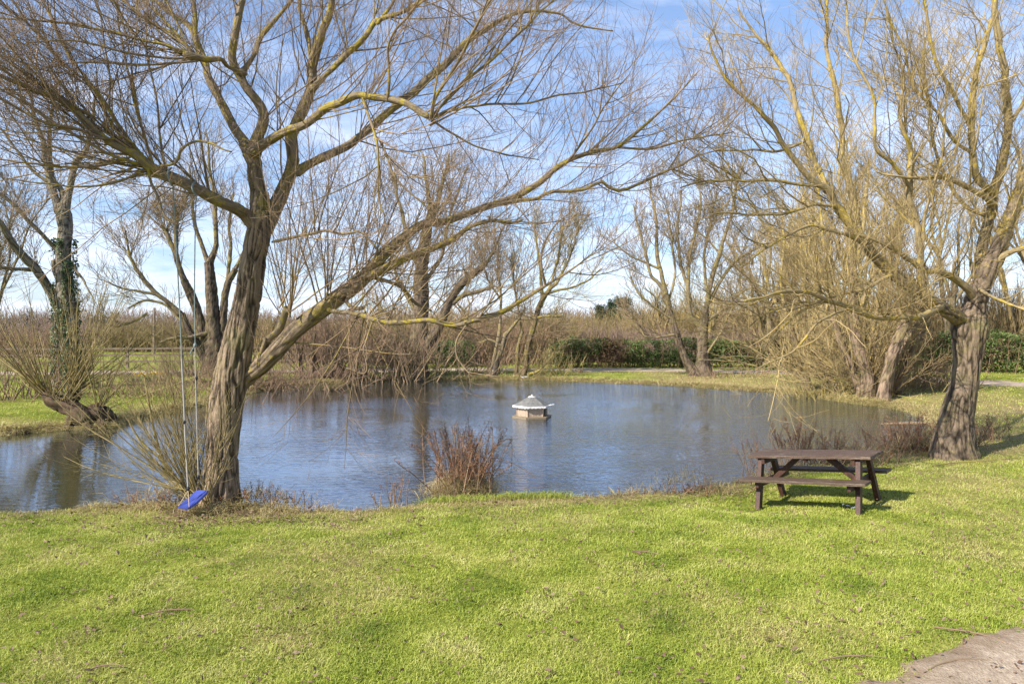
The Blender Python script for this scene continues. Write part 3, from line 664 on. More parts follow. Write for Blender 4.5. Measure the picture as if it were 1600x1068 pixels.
# ---- the right-hand willow
Y0 = 13.4
W2_trunk = [(1492, 712, 0, 70), (1492, 690, 0, 62), (1496, 650, 0, 52), (1506, 600, 0, 45), (1511, 565, 0, 43), (1514, 535, 0, 50), (1515, 512, 0, 60), (1520, 490, 0, 46), (1525, 469, 0, 34), (1530, 440, 0, 30)]
W2 = [
 [(1524, 480, 0, 34), (1526, 462, 0, 34), (1536, 430, 0, 32), (1556, 390, 0, 28), (1573, 345, 0, 24), (1585, 308, 0, 20), (1604, 272, 0, 15), (1630, 220, 0, 10), (1660, 150, 0, 5)],
 [(1530, 440, .1, 26), (1536, 388, .2, 22), (1548, 336, .3, 19), (1551, 302, .3, 17), (1560, 270, .3, 16), (1568, 240, .4, 15), (1574, 194, .4, 14), (1572, 121, .5, 14), (1559, 50, .5, 12), (1556, 0, .5, 10), (1552, -60, .5, 6)],
 [(1551, 304, .2, 14), (1538, 290, 0, 14), (1524, 276, -.1, 14), (1518, 215, -.2, 13), (1518, 164, -.3, 12), (1526, 108, -.3, 10), (1538, 78, -.3, 9), (1553, 0, -.4, 7), (1560, -50, -.4, 4)],
 [(1552, 320, 0, 13), (1532, 305, -.2, 12), (1514, 293, -.3, 11), (1490, 283, -.4, 10), (1471, 277, -.5, 9), (1440, 276, -.6, 7), (1405, 280, -.8, 5), (1370, 270, -.9, 3)],
 [(1524, 516, .16, 28), (1508, 502, .05, 29), (1494, 495, -.1, 28), (1479, 484, -.2, 27), (1456, 471, -.3, 25), (1437, 455, -.4, 24), (1385, 414, -.6, 21), (1350, 379, -.8, 19), (1320, 340, -.9, 17), (1294, 302, -1, 15), (1266, 278, -1.1, 12), (1242, 246, -1.2, 10), (1221, 215, -1.3, 9), (1199, 190, -1.4, 8), (1174, 159, -1.5, 7), (1139, 129, -1.6, 6), (1118, 95, -1.7, 5), (1105, 50, -1.8, 3)],
 [(1294, 303, -1, 12), (1281, 267, -.9, 11), (1260, 220, -.8, 11), (1242, 172, -.7, 10), (1229, 125, -.6, 9), (1204, 78, -.5, 7), (1180, 45, -.5, 5), (1155, 10, -.5, 3)],
 [(1350, 379, -.8, 12), (1336, 335, -.6, 11), (1326, 290, -.5, 11), (1316, 241, -.4, 10), (1311, 172, -.3, 10), (1303, 108, -.3, 8), (1294, 43, -.3, 7), (1290, -40, -.3, 4)],
 [(1440, 456, -.4, 16), (1439, 430, -.5, 14), (1437, 405, -.5, 13), (1432, 345, -.5, 12), (1419, 302, -.6, 10), (1423, 241, -.6, 9), (1414, 200, -.7, 7), (1410, 140, -.7, 6), (1400, 80, -.7, 4), (1390, 20, -.7, 3)],
 [(1425, 300, -.6, 8), (1395, 255, -.8, 8), (1370, 230, -.9, 7), (1363, 159, -1, 6), (1341, 108, -1, 5), (1325, 60, -1, 4), (1320, 0, -1, 3)],
 [(1472, 478, -.3, 12), (1454, 486, -.6, 12), (1436, 493, -.9, 12), (1410, 498, -1.2, 10), (1385, 497, -1.4, 10), (1363, 491, -1.6, 10), (1326, 481, -1.9, 10), (1290, 468, -2.2, 9), (1235, 456, -2.6, 8), (1200, 462, -2.8, 5), (1165, 468, -3, 3)],
 [(1400, 427, -.5, 9), (1380, 436, -.8, 9), (1360, 447, -1, 8), (1330, 458, -1.2, 7), (1300, 462, -1.4, 6), (1270, 478, -1.7, 5), (1235, 500, -2, 4), (1200, 540, -2.2, 3), (1185, 560, -2.3, 2)],
 [(1330, 480, -1.9, 6), (1300, 492, -2.2, 6), (1272, 510, -2.5, 5), (1240, 545, -2.8, 4), (1215, 562, -3, 3), (1180, 580, -3.1, 2)],
 [(1363, 491, -1.6, 6), (1330, 480, -1.7, 5), (1300, 470, -1.8, 5), (1240, 476, -2, 4), (1190, 495, -2.1, 3), (1160, 520, -2.2, 2)],
 [(1306, 322, -1, 8), (1270, 318, -1.1, 7), (1234, 331, -1.2, 6), (1191, 336, -1.3, 6), (1150, 333, -1.4, 5), (1115, 336, -1.5, 3)],
 [(1278, 290, -1.05, 8), (1245, 288, -1.1, 7), (1212, 282, -1.2, 7), (1180, 284, -1.3, 6), (1143, 286, -1.4, 5), (1100, 285, -1.5, 4), (1060, 293, -1.6, 3)],
 [(1526, 470, 0, 16), (1508, 448, -.2, 15), (1488, 433, -.3, 15), (1465, 424, -.4, 13), (1445, 424, -.4, 11), (1420, 405, -.6, 9), (1385, 385, -.8, 7), (1350, 372, -1, 5), (1310, 370, -1.2, 3)],
 [(1441, 425, -.4, 7), (1442, 380, -.5, 7), (1446, 330, -.6, 6), (1470, 260, -.7, 5), (1480, 200, -.8, 4), (1478, 130, -.8, 3)],
 [(1368, 394, -.7, 9), (1340, 375, -1, 8), (1310, 360, -1.3, 7), (1270, 355, -1.6, 6), (1220, 375, -1.9, 5), (1180, 400, -2.2, 4), (1150, 420, -2.4, 2)],
 [(1540, 428, 0, 13), (1557, 407, -.1, 12), (1578, 393, -.2, 11), (1604, 385, -.3, 10), (1650, 370, -.4, 7), (1700, 340, -.5, 4)],
 [(1528, 450, -.1, 7), (1545, 460, -.3, 7), (1568, 472, -.5, 6), (1600, 484, -.7, 6), (1640, 490, -.9, 4), (1680, 500, -1, 2)],
 [(1574, 200, .4, 8), (1600, 160, .4, 8), (1625, 110, .4, 7), (1640, 50, .4, 5), (1650, -20, .4, 3)],
 [(1518, 200, -.2, 8), (1495, 160, -.3, 8), (1470, 110, -.4, 7), (1455, 50, -.4, 6), (1440, -20, -.5, 4)],
 [(1520, 240, -.2, 7), (1490, 220, -.4, 7), (1465, 180, -.6, 6), (1430, 130, -.8, 5), (1400, 60, -.9, 4), (1385, 0, -1, 3)],
 [(1548, 340, .3, 8), (1510, 320, .4, 8), (1480, 280, .6, 7), (1460, 230, .7, 6), (1450, 160, .8, 5), (1440, 80, .9, 3)],
 [(1260, 220, -.8, 5), (1215, 235, -.9, 5), (1170, 230, -1, 4), (1120, 240, -1.1, 3)],
]
lvl2 = [dict(per_m=4.8, lenr=(.6, 2.7), ang=(22, 60), rmax=.020, rtip=.0042, nseg=7, trop=(-.02, 0, .12), wig=.15, t0=.10, up=.5, k=5),
        dict(per_m=5.0, lenr=(.4, 1.4), ang=(20, 58), rmax=.0075, rtip=.0025, nseg=4, trop=(0, 0, .10), wig=.10, t0=.08, up=.2, k=3, epi=.3),
        dict(per_m=8.5, lenr=(.18, .7), ang=(22, 60), rmax=.0038, rtip=.0021, nseg=3, trop=(0, 0, .08), wig=.08, t0=.1, up=.1, k=3, epi=.3)]
rg = np.random.default_rng(6)
ex = fan([(1454, 486, -.6, -.4, .9, -.4, .5, 7), (1436, 493, -.9, -.7, .5, -.3, .5, 5), (1530, 450, 0, .6, .7, -.2, .5, 5), (1290, 468, -2.2, -1, -.2, -.2, .4, 4)], Y0, rg, L=(.5, 1.5), w=(.005, .010), nseg=7)
tree('willow_tree', 'bare willow with yellow lichen leaning over the picnic table at the right', 'tree', Y0, W2_trunk, W2, lvl2, BK_GOLD, seed=9, extra=ex, epi=.3, flare=1.2, ws=.80, wt=.80, limb_disp=.014, ktr=150, ringstep=.026)

# ---- trees across the water; spec = trunks and limbs in photo positions at distance Y0
farl = lambda s=1.0, dn=1.0: [dict(per_m=2.3*dn, lenr=(.9*s, 3.2*s), ang=(18, 50), rmax=.026, rtip=.009, nseg=6, trop=(0, 0, .16), wig=.11, t0=.15, up=.5, k=4),
        dict(per_m=3.0*dn, lenr=(.5*s, 1.8*s), ang=(18, 50), rmax=.014, rtip=.0085, nseg=4, trop=(0, 0, .12), wig=.10, t0=.08, up=.2, k=3, epi=.5),
        dict(per_m=4.6*dn, lenr=(.3, 1.1*s), ang=(20, 55), rmax=.010, rtip=.0075, nseg=3, trop=(0, 0, .08), wig=.08, t0=.1, up=.1, k=3, epi=.25)]
# ivy-clad tree on the left
IVY_T = [(106, 612, 0, 34), (105, 575, 0, 32), (104, 540, 0, 31), (102, 500, 0, 29), (102, 465, 0, 26), (101, 430, 0, 22), (100, 395, 0, 22), (102, 360, 0, 20), (99, 335, 0, 22), (97, 318, 0, 14)]
IVY_L = [
 [(93, 335, 0, 14), (84, 300, 0, 13), (75, 270, 0, 11), (67, 220, 0, 9), (51, 177, 0, 7), (45, 120, 0, 4)],
 [(98, 330, 0, 12), (97, 300, .2, 11), (84, 283, .2, 10), (78, 240, .3, 8), (80, 190, .3, 6), (90, 130, .3, 4)],
 [(102, 330, 0, 14), (107, 300, 0, 13), (118, 255, 0, 12), (134, 236, 0, 10), (145, 195, 0, 7), (150, 140, 0, 5)],
 [(92, 480, 0, 17), (80, 458, 0, 17), (58, 424, -.5, 16), (32, 396, -1, 14), (12, 368, -1.5, 13), (-8, 335, -2, 10), (-40, 290, -2.5, 7)],
 [(97, 400, 0, 9), (73, 374, -.3, 8), (44, 345, -.6, 8), (22, 320, -.8, 7), (-4, 300, -1, 6), (-40, 280, -1.2, 4)],
 [(50, 421, -.5, 8), (24, 419, -1, 7), (-5, 420, -1.5, 6), (-50, 430, -2, 3)],
 [(114, 417, 0, 5), (126, 432, -.3, 4.5), (134, 443, -.4, 4), (142, 458, -.5, 3), (146, 472, -.6, 2)],
 [(98, 455, 0, 12), (90, 430, .2, 11), (86, 415, .2, 10), (84, 408, .2, 9)],
 [(118, 255, 0, 7), (145, 262, 0, 6), (170, 250, 0, 5), (200, 235, 0, 3)],
 [(78, 285, 0, 7), (50, 265, -.2, 6), (25, 230, -.4, 5), (0, 200, -.6, 4), (-30, 180, -.8, 3)],
]
ivy_tree, ib, _ = tree('ivy_clad_tree', 'tall bare grey tree with ivy up its trunk on the left bank', 'tree', 27.5, IVY_T, IVY_L, farl(1.15, .9), BK_IVY, seed=12, flare=1.25, ws=.8, ringstep=.08, ktr=32, limb_disp=0.015)
M_ivy = leafy('ivy_leaves', [(.02, .035, .012), (.04, .07, .02), (.09, .13, .05), (.20, .25, .13)], 3, .45, .15)
lv = Leaves(); p, r = trace(IVY_T, 27.5, 60); n = 6500
t = np.clip(rng.beta(1.2, 1.9, n), 0, .8)*59; i = t.astype(int); a = rng.uniform(0, 2*math.pi, n)
dn = vnoise(np.stack([np.cos(a)*2, np.sin(a)*2, p[i, 2]*1.1], -1), 91); k = dn > .38+.35*(t/59); t, i, a, dn = t[k], i[k], a[k], dn[k]; n = len(i)
rr = r[i]+.03+(dn-.35)*.35*rng.random(n)
c = p[i]+np.stack([np.cos(a)*rr, np.sin(a)*rr, rng.uniform(-.12, .12, n)], -1)
on = np.stack([np.cos(a), np.sin(a), rng.normal(.3, .3, n)], -1)
lv.leaf(c, np.stack([rng.normal(0, .6, n), rng.normal(0, .6, n), rng.normal(-.8, .5, n)], -1)+on*.3, on+rng.normal(0, .4, (n, 3)), rng.uniform(.07, .14, n), rng.uniform(.06, .12, n))
lv.build('ivy', M_ivy, ivy_tree, ib)

T4_T = [[(337, 592, 0, 36), (335, 560, 0, 28), (333, 520, 0, 24), (332, 490, 0, 20), (330, 447, 0, 17), (327, 410, 0, 14)],
        [(328, 588, -.2, 16), (322, 565, -.2, 14), (312, 545, -.2, 13), (297, 520, -.2, 12), (283, 490, -.2, 11)],
        [(330, 580, 0, 18), (325, 555, 0, 17), (312, 500, 0, 15), (300, 465, 0, 14), (288, 438, 0, 12)],
        [(345, 588, 0, 16), (347, 550, 0, 14), (348, 500, .1, 13), (354, 450, .1, 11), (368, 420, .2, 9)]]
T4_L = [[(327, 412, 0, 13), (338, 380, 0, 9), (336, 334, 0, 8), (332, 290, 0, 6), (325, 240, 0, 4), (322, 200, 0, 3)],
        [(328, 420, 0, 10), (315, 380, 0, 8), (305, 350, 0, 7), (300, 310, 0, 5), (295, 260, 0, 3)],
        [(290, 442, 0, 11), (276, 410, 0, 10), (270, 390, 0, 9), (262, 370, 0, 8), (258, 362, 0, 9)],
        [(284, 430, 0, 9), (277, 400, 0, 8), (276, 370, 0, 8), (275, 350, 0, 9)],
        [(284, 492, -.2, 11), (262, 472, -.3, 9), (244, 459, -.4, 9), (228, 440, -.5, 8), (212, 420, -.6, 7), (203, 398, -.7, 5), (195, 360, -.8, 3)],
        [(246, 460, -.4, 6), (215, 455, -.6, 5), (190, 450, -.8, 4), (165, 440, -1, 2)],
        [(326, 520, -.2, 8), (300, 525, -.5, 8), (270, 528, -.8, 7), (250, 535, -1, 5)],
        [(366, 424, .2, 8), (380, 395, .3, 7), (392, 360, .4, 5), (400, 320, .5, 3)],
        [(352, 460, .1, 8), (360, 400, .2, 7), (358, 350, .3, 5), (365, 300, .4, 3)],
        [(230, 490, -.3, 5), (205, 505, -.3, 5), (180, 510, -.5, 4), (160, 505, -.6, 2)],
        [(290, 510, -.2, 6), (262, 480, -.3, 5), (230, 468, -.4, 5), (200, 480, -.4, 3)]]
rg = np.random.default_rng(15)
ex = fan([(258, 362, 0, -.2, 1, 0, .55, 26), (275, 350, 0, .1, 1, 0, .55, 26), (203, 400, -.6, -.3, 1, 0, .5, 14)], 34, rg, L=(.8, 3.0), w=(.012, .02))
tree('multi_stemmed_tree', 'bare many-stemmed tree just behind the big willow trunk', 'tree', 34, T4_T, T4_L, farl(1.0, 1.0), BK_FAR, seed=16, flare=1.3, ws=.8, wt=.95, tmat=BK_DARK, ringstep=.1, ktr=28, extra=ex, trunk_disp=.04)

T5_T = [[(645, 590, 0, 38), (650, 560, 0, 30), (655, 520, 0, 26), (658, 480, 0, 24), (658, 440, 0, 24), (662, 393, 0, 21), (668, 355, 0, 16), (676, 320, 0, 10)],
        [(652, 588, -.2, 22), (660, 555, -.2, 20), (674, 528, -.2, 18), (688, 505, -.2, 16), (700, 475, -.2, 14), (716, 450, -.2, 13), (734, 434, -.2, 12)]]
T5_L = [[(734, 434, -.2, 12), (745, 422, -.2, 12), (757, 415, -.2, 13)], [(706, 475, -.2, 9), (722, 462, -.2, 9), (750, 455, -.2, 8), (768, 449, -.2, 7)],
        [(697, 485, -.2, 10), (706, 462, -.2, 10), (715, 448, -.2, 9), (728, 432, -.2, 8)],
        [(660, 420, 0, 12), (640, 390, 0, 9), (632, 350, 0, 7), (620, 300, 0, 5), (610, 260, 0, 3)],
        [(665, 370, 0, 12), (680, 330, 0, 9), (690, 290, 0, 7), (700, 240, 0, 4)], [(672, 330, 0, 9), (668, 290, 0, 7), (660, 240, 0, 4)],
        [(656, 500, 0, 9), (640, 470, .2, 8), (620, 430, .3, 6), (605, 380, .4, 4)], [(658, 450, 0, 8), (690, 400, .2, 7), (700, 350, .3, 6), (715, 300, .4, 4), (730, 260, .4, 3)],
        [(758, 415, -.2, 6), (775, 385, -.2, 5), (790, 350, -.2, 3)], [(652, 545, 0, 8), (625, 520, -.3, 6), (600, 490, -.5, 5), (585, 450, -.6, 3)]]
ex = fan([(757, 416, -.2, .2, 1, 0, .5, 20), (768, 449, -.2, .5, 1, 0, .5, 10), (640, 580, .3, -.7, .9, .1, .5, 80), (728, 432, -.2, .1, 1, 0, .5, 12)], 35, rg, L=(.8, 2.4), w=(.010, .018))
tree('bare_tree', 'stout forked bare tree leaning right on the far bank behind the big limb', 'tree', 35, T5_T, T5_L, farl(1.0, 1.15), BK_FAR, seed=18, flare=1.5, ws=.8, wt=.92, tmat=BK_DARK, ringstep=.1, ktr=28, extra=ex)

T6_T = [[(770, 592, 0, 14), (776, 568, 0, 12), (784, 545, 0, 11), (790, 522, 0, 9)], [(763, 592, 0, 9), (772, 560, 0, 8), (780, 520, 0, 7), (782, 494, 0, 5)]]
T6_L = [[(788, 525, 0, 8), (800, 510, 0, 7), (812, 495, 0, 6), (822, 480, 0, 4)], [(781, 496, 0, 6), (783, 460, 0, 5), (778, 420, 0, 4), (780, 380, 0, 3)], [(784, 540, 0, 5), (765, 530, 0, 4), (745, 535, 0, 3), (730, 530, 0, 2)], [(784, 470, 0, 5), (765, 440, 0, 4), (755, 410, 0, 3)]]
tree('small_bare_tree', 'small crooked bare tree on the far bank, left of the two slender leaning trunks', 'tree', 35.5, T6_T, T6_L, farl(.75, 1.5), BK_FAR, seed=21, flare=1.2, ws=.75, wt=.75, ringstep=.1, ktr=20)
T6b_T = [[(816, 592, 0, 14), (822, 570, 0, 11), (824, 545, 0, 10), (833, 512, 0, 10), (842, 480, 0, 11), (852, 460, 0, 10)], [(806, 592, .2, 9), (808, 560, .2, 8), (810, 540, .2, 7), (816, 518, .2, 6)]]
T6b_L = [[(850, 464, 0, 9), (860, 452, 0, 8), (873, 438, 0, 6), (890, 400, 0, 4), (905, 350, 0, 3)], [(848, 470, 0, 8), (846, 440, 0, 7), (842, 400, 0, 5), (835, 350, 0, 3)], [(838, 495, 0, 6), (855, 494, -.2, 5), (880, 493, -.3, 5)],
         [(816, 520, .2, 5), (812, 490, .2, 4), (805, 450, .2, 4), (800, 400, .2, 3)], [(856, 458, 0, 6), (885, 450, 0, 5), (915, 440, 0, 4), (940, 420, 0, 2)], [(845, 480, 0, 6), (865, 430, 0, 5), (875, 380, 0, 4), (880, 340, 0, 3)], [(820, 585, 0, 6), (840, 580, -.3, 5), (860, 560, -.4, 3)]]
tree('slender_twin_tree', 'two slender leaning trunks of one bare tree by the white stone on the far bank', 'tree', 35.5, T6b_T, T6b_L, farl(.85, 1.5), BK_OLIVE, seed=23, flare=1.2, ws=.75, wt=.8, ringstep=.1, ktr=20)

T7_T = [[(1100, 592, 0, 26), (1098, 560, 0, 18), (1098, 525, 0, 16), (1102, 490, 0, 13)], [(1090, 590, -.1, 18), (1077, 572, -.1, 14), (1064, 543, -.1, 12), (1052, 505, -.1, 11), (1041, 460, -.1, 10)]]
T7_L = [[(1041, 462, -.1, 10), (1033, 428, -.1, 9), (1027, 402, 0, 8), (1026, 351, 0, 6), (1018, 310, 0, 4), (1015, 280, 0, 3)],
        [(1040, 456, -.1, 8), (1027, 440, -.1, 8), (1017, 429, -.1, 7), (1010, 400, 0, 6), (997, 358, 0, 4), (990, 320, 0, 3)],
        [(1098, 528, 0, 11), (1090, 505, 0, 10), (1077, 485, 0, 10), (1075, 425, 0, 8), (1085, 368, 0, 7), (1095, 317, 0, 5), (1090, 270, 0, 3)],
        [(1102, 492, 0, 12), (1107, 460, 0, 11), (1113, 432, 0, 10), (1125, 392, 0, 9), (1139, 351, 0, 6), (1146, 310, 0, 4), (1150, 270, 0, 3)],
        [(1082, 480, 0, 8), (1072, 440, .3, 7), (1062, 402, .3, 6), (1060, 351, .3, 5), (1065, 300, .3, 3)],
        [(1055, 522, -.1, 5), (1040, 525, -.3, 5), (1027, 527, -.5, 5), (1006, 524, -.7, 4), (999, 505, -.8, 3), (985, 490, -.8, 2)],
        [(1106, 475, 0, 8), (1125, 440, .2, 7), (1149, 408, .3, 6), (1180, 390, .4, 4), (1210, 380, .4, 3)],
        [(1032, 420, 0, 6), (1010, 410, 0, 5), (985, 400, -.2, 4), (960, 380, -.3, 3)], [(1107, 500, 0, 7), (1135, 478, 0, 6), (1160, 455, 0, 4), (1185, 445, 0, 3)],
        [(1104, 455, 0, 7), (1100, 400, .2, 6), (1110, 350, .3, 5), (1120, 300, .3, 3)], [(1044, 470, 0, 6), (1055, 430, .2, 5), (1050, 380, .3, 5), (1042, 330, .3, 3)],
        [(1052, 500, -.1, 6), (1025, 480, -.4, 5), (1000, 460, -.7, 4), (985, 430, -.8, 3)], [(1100, 560, -.1, 5), (1125, 520, -.4, 4), (1145, 480, -.6, 3)]]
tree('spreading_bare_tree', 'broad many-limbed bare tree standing alone on the far bank in front of the hedge', 'tree', 34.6, T7_T, T7_L, farl(1.0, 1.35), BK_FAR, seed=25, flare=1.4, ws=.72, wt=.9, tmat=BK_DARK, ringstep=.1, ktr=24)

# ---- the pollard willows on the right bank
T8_T = [[(1380, 640, 0, 24), (1381, 612, 0, 17), (1386, 588, 0, 16), (1396, 549, 0, 15), (1406, 522, 0, 14), (1413, 506, 0, 15)]]
T8_L = [[(1388, 608, .3, 13), (1394, 575, .5, 13), (1404, 552, .6, 13), (1418, 532, .7, 12), (1436, 506, .8, 11), (1445, 480, .8, 8)],
        [(1400, 615, .8, 16), (1412, 580, 1, 15), (1425, 545, 1.2, 14), (1440, 520, 1.3, 12), (1455, 490, 1.4, 9)], [(1413, 508, 0, 10), (1405, 470, 0, 8), (1400, 420, 0, 6), (1405, 370, 0, 4), (1400, 320, 0, 3)]]
ex = fan([(1413, 506, 0, 0, 1, 0, .5, 26), (1390, 615, .7, .1, .8, .1, .55, 30), (1425, 600, 1.6, .6, .8, .1, .5, 26), (1440, 505, .8, .2, 1, 0, .5, 12)], 24, rg, L=(.7, 3.4), w=(.006, .011))
tree('leaning_willow', 'reddish-brown willow trunk leaning out over the water at the pond corner', 'tree', 24, T8_T, T8_L, farl(.9, .8), BK_PINK, seed=28, flare=1.15, ws=.8, ringstep=.07, ktr=32, extra=ex, groundz=-.3)
T9_T = [[(1356, 614, 0, 22), (1356, 590, 0, 20), (1348, 560, 0, 18), (1338, 525, 0, 17), (1332, 480, 0, 16), (1333, 435, 0, 14), (1326, 385, 0, 10)], [(1345, 610, .2, 14), (1335, 585, .2, 12), (1322, 555, .2, 11), (1308, 520, .2, 10), (1300, 470, .2, 9), (1296, 420, .2, 7)]]
T9_L = [[(1348, 560, 0, 11), (1362, 520, .2, 10), (1372, 470, .3, 9), (1378, 410, .4, 7), (1385, 340, .4, 4)], [(1327, 390, 0, 9), (1320, 340, 0, 7), (1312, 280, 0, 5), (1308, 220, 0, 3)], [(1332, 430, 0, 9), (1345, 380, 0, 8), (1352, 320, 0, 6), (1358, 250, 0, 3)],
        [(1296, 425, .2, 7), (1285, 370, .2, 6), (1280, 310, .2, 4), (1272, 260, .2, 3)], [(1310, 525, .2, 7), (1285, 480, 0, 6), (1268, 430, 0, 5), (1255, 370, 0, 3)]]
ex = fan([(1358, 606, .2, .1, 1, .1, .5, 38), (1338, 602, .4, -.5, .9, .1, .48, 28), (1345, 560, 0, -.2, 1, -.1, .6, 10)], 25, rg, L=(1.0, 4.2), w=(.006, .013))
tree('coppiced_willow', 'coppiced willow with upright trunks and a dense fan of yellow shoots on the right bank', 'tree', 25, T9_T, T9_L, farl(1.0, .8), BK_GOLD, seed=30, flare=1.15, ws=.8, tmat=BK_PINK, ringstep=.07, ktr=32, extra=ex)
T10_T = [[(1262, 606, 0, 16), (1254, 575, 0, 10), (1245, 545, 0, 10), (1237, 520, 0, 9), (1228, 490, 0, 7)], [(1300, 612, -1, 22), (1296, 600, -1, 18), (1290, 585, -1, 10), (1283, 560, -1, 8), (1270, 520, -1, 7)]]
T10_L = [[(1228, 492, 0, 7), (1220, 440, 0, 6), (1225, 380, 0, 5), (1220, 320, 0, 3)], [(1270, 522, -1, 7), (1262, 470, -1, 6), (1255, 410, -1, 5), (1250, 350, -1, 3)], [(1238, 522, 0, 6), (1215, 480, 0, 5), (1195, 430, 0, 4), (1190, 380, 0, 3)], [(1240, 530, 0, 6), (1252, 470, 0, 5), (1262, 400, 0, 4), (1270, 330, 0, 3)]]
ex = fan([(1300, 606, -1, -.2, 1, .1, .55, 40), (1258, 600, 0, -.3, 1, 0, .5, 24)], 28, rg, L=(1.0, 3.6), w=(.009, .017))
tree('leaning_willow', 'thin pale leaning trunk on the bank between the lone tree and the coppiced willow', 'tree', 28, T10_T, T10_L, farl(.95, .85), BK_GOLD, seed=32, flare=1.15, ws=.8, tmat=BK_PINK, ringstep=.08, ktr=24, extra=ex)

# ================================================================ SHRUBS, STUMPS, CLUMPS
def shoots(n, c, spread, L, w, dirz=(.8, 1.0), side=.5, lean=(0, 0), nseg=6, wig=.07, trop=(0, 0, .04), rg=rng, tip=.002):
    b = np.stack([c[0]+rg.normal(0, spread[0], n), c[1]+rg.normal(0, spread[1], n), np.zeros(n)], -1)
    b[:, 2] = np.maximum(H(b[:, 0], b[:, 1]), WZ-.02)+c[2]
    out_ = np.stack([(b[:, 0]-c[0])/max(spread[0], .01), (b[:, 1]-c[1])/max(spread[1], .01)], -1)
    d = np.stack([rg.normal(0, side, n)+lean[0]+out_[:, 0]*side*.4, rg.normal(0, side, n)+lean[1]+out_[:, 1]*side*.4, rg.uniform(*dirz, n)], -1)
    ln = rg.uniform(*L, n); p = curves(b, d, ln, nseg, trop, wig, rg)
    s = np.linspace(0, 1, nseg+1)[None]; r = rg.uniform(*w, n)[:, None]*(1-s)**.7+tip
    return p, r
def shrub(name, label, cat, c, spread, n, L, w, mat, seed, twigs=(3.5, .25, .8, 3), twr=.005, group=None, stump=None, lvl2=True, parts='stems', **kw):
    rg = np.random.default_rng(seed); base = (c[0], c[1], H1(c[0], c[1]))
    o = root(name, label, cat, base, group)
    p, r = shoots(n, (c[0], c[1], kw.pop('dz', 0)), spread, L, w, rg=rg, **kw)
    t = Tubes(); t.add(p, r, 5); t.build(parts, mat, o, base)
    t = Tubes(); a, b = grow(p, r, twigs[0], (twigs[1], twigs[2]), (18, 50), twr*1.5, twr*.6, 4, (0, 0, .1), .09, t0=.25, up=.4, rg=rg); t.add(a, b, 3)
    if lvl2:
        a, b = grow(a, b, twigs[3], (twigs[1]*.5, twigs[2]*.5), (20, 55), twr, twr*.6, 3, (0, 0, .08), .08, rg=rg); t.add(a, b, 3)
    t.build('twigs', mat, o, base)
    if stump:
        t = Tubes()
        for q in stump: pq, rq = resample(*q, 30); t.add(pq, rq, 20, disp=.03, cap=True)
        t.build('stump', BK_STUMP, o, base)
    return o, base
def pl(*a, Y=0): return np.array([P(x, y, Y+dy) for x, y, dy, w in a]), np.array([w/2/F*(Y+dy) for x, y, dy, w in a])

# pollard stump on the left bank, with its fan of long shoots
o, b = None, None
c = (-12.2, 19.9)
rg = np.random.default_rng(41); base = (-11.6, 18.7, H1(-11.6, 18.7)); o = root('pollard_stump', 'dark fallen pollard stump with a fan of long shoots on the left bank', 'tree stump', base)
t = Tubes()
for q in [pl((150, 660, -.2, 14), (160, 668, -.4, 16), (166, 676, -.5, 10), Y=18.7), pl((112, 650, -.2, 12), (108, 664, -.5, 12), (104, 676, -.6, 8), Y=18.7), pl((133, 656, -.3, 14), (138, 668, -.5, 14), (140, 678, -.6, 9), Y=18.7), pl((72, 612, .2, 14), (84, 626, .1, 22), (104, 634, 0, 24), (124, 646, -.2, 26), (135, 660, -.4, 20), Y=18.7), pl((104, 634, 0, 20), (110, 625, .3, 20), (116, 615, .4, 22), (120, 610, .4, 16), Y=18.7),
          pl((133, 655, -.2, 22), (150, 648, 0, 34), (168, 655, .1, 28), (178, 664, .2, 12), Y=18.7)]:
    pq, rq = resample(*q, 40); t.add(pq, rq*1.05, 24, disp=.05, cap=True)
t.build('stump', BK_STUMP, o, base)
A, B = fan([(68, 614, .2, -.5, 1, 0, .38, 40), (118, 610, .4, .35, 1, 0, .38, 55), (84, 624, .1, -.1, 1, -.1, .5, 20), (152, 640, 0, .4, .9, 0, .5, 22), (100, 632, 0, .6, .8, -.1, .3, 14)], 18.7, rg, L=(1.0, 4.0), w=(.008, .016), wig=.05)
t = Tubes(); t.add(A, B, 5); t.build('shoots', BK_OLIVE, o, base)
t = Tubes(); a, b_ = grow(A, B, 1.6, (.4, 1.2), (12, 35), .007, .004, 4, (0, 0, .08), .07, t0=.3, rg=rg); t.add(a, b_, 3); t.build('twigs', BK_OLIVE, o, base)

# bush on the far bank with dark root stools
shrub('waterside_bush', 'wide bare brown bush growing out of dark root stools on the far bank', 'bush', (-7.9, 34.0), (1.6, .5), 150, (1.2, 3.4), (.012, .03), BK_SHRUB, 51, twr=.010, side=.3, twigs=(2.6, .4, 1.3, 2.5), tip=.006,
      stump=[pl((466, 600, 0, 14), (495, 590, 0, 24), (522, 580, 0, 28), (540, 588, 0, 26), (562, 600, 0, 14), Y=33.5), pl((538, 604, 0, 26), (545, 588, 0, 28), (550, 575, 0, 18), (556, 560, 0, 6), Y=33.5), pl((470, 604, 0, 10), (472, 585, 0, 7), (470, 560, 0, 6), (474, 530, 0, 3), Y=33.5), pl((488, 600, 0, 8), (491, 580, 0, 6), (490, 550, 0, 5), (492, 520, 0, 3), Y=33.5)])
shrub('waterside_bush', 'low brown tangle of bare bramble along the bank just right of the big trunk', 'bush', (-11.0, 29.5), (1.6, .8), 260, (.5, 1.7), (.008, .015), BK_SHRUB, 52, twr=.008, side=.8, twigs=(3.2, .3, .8, 2.5), tip=.005)
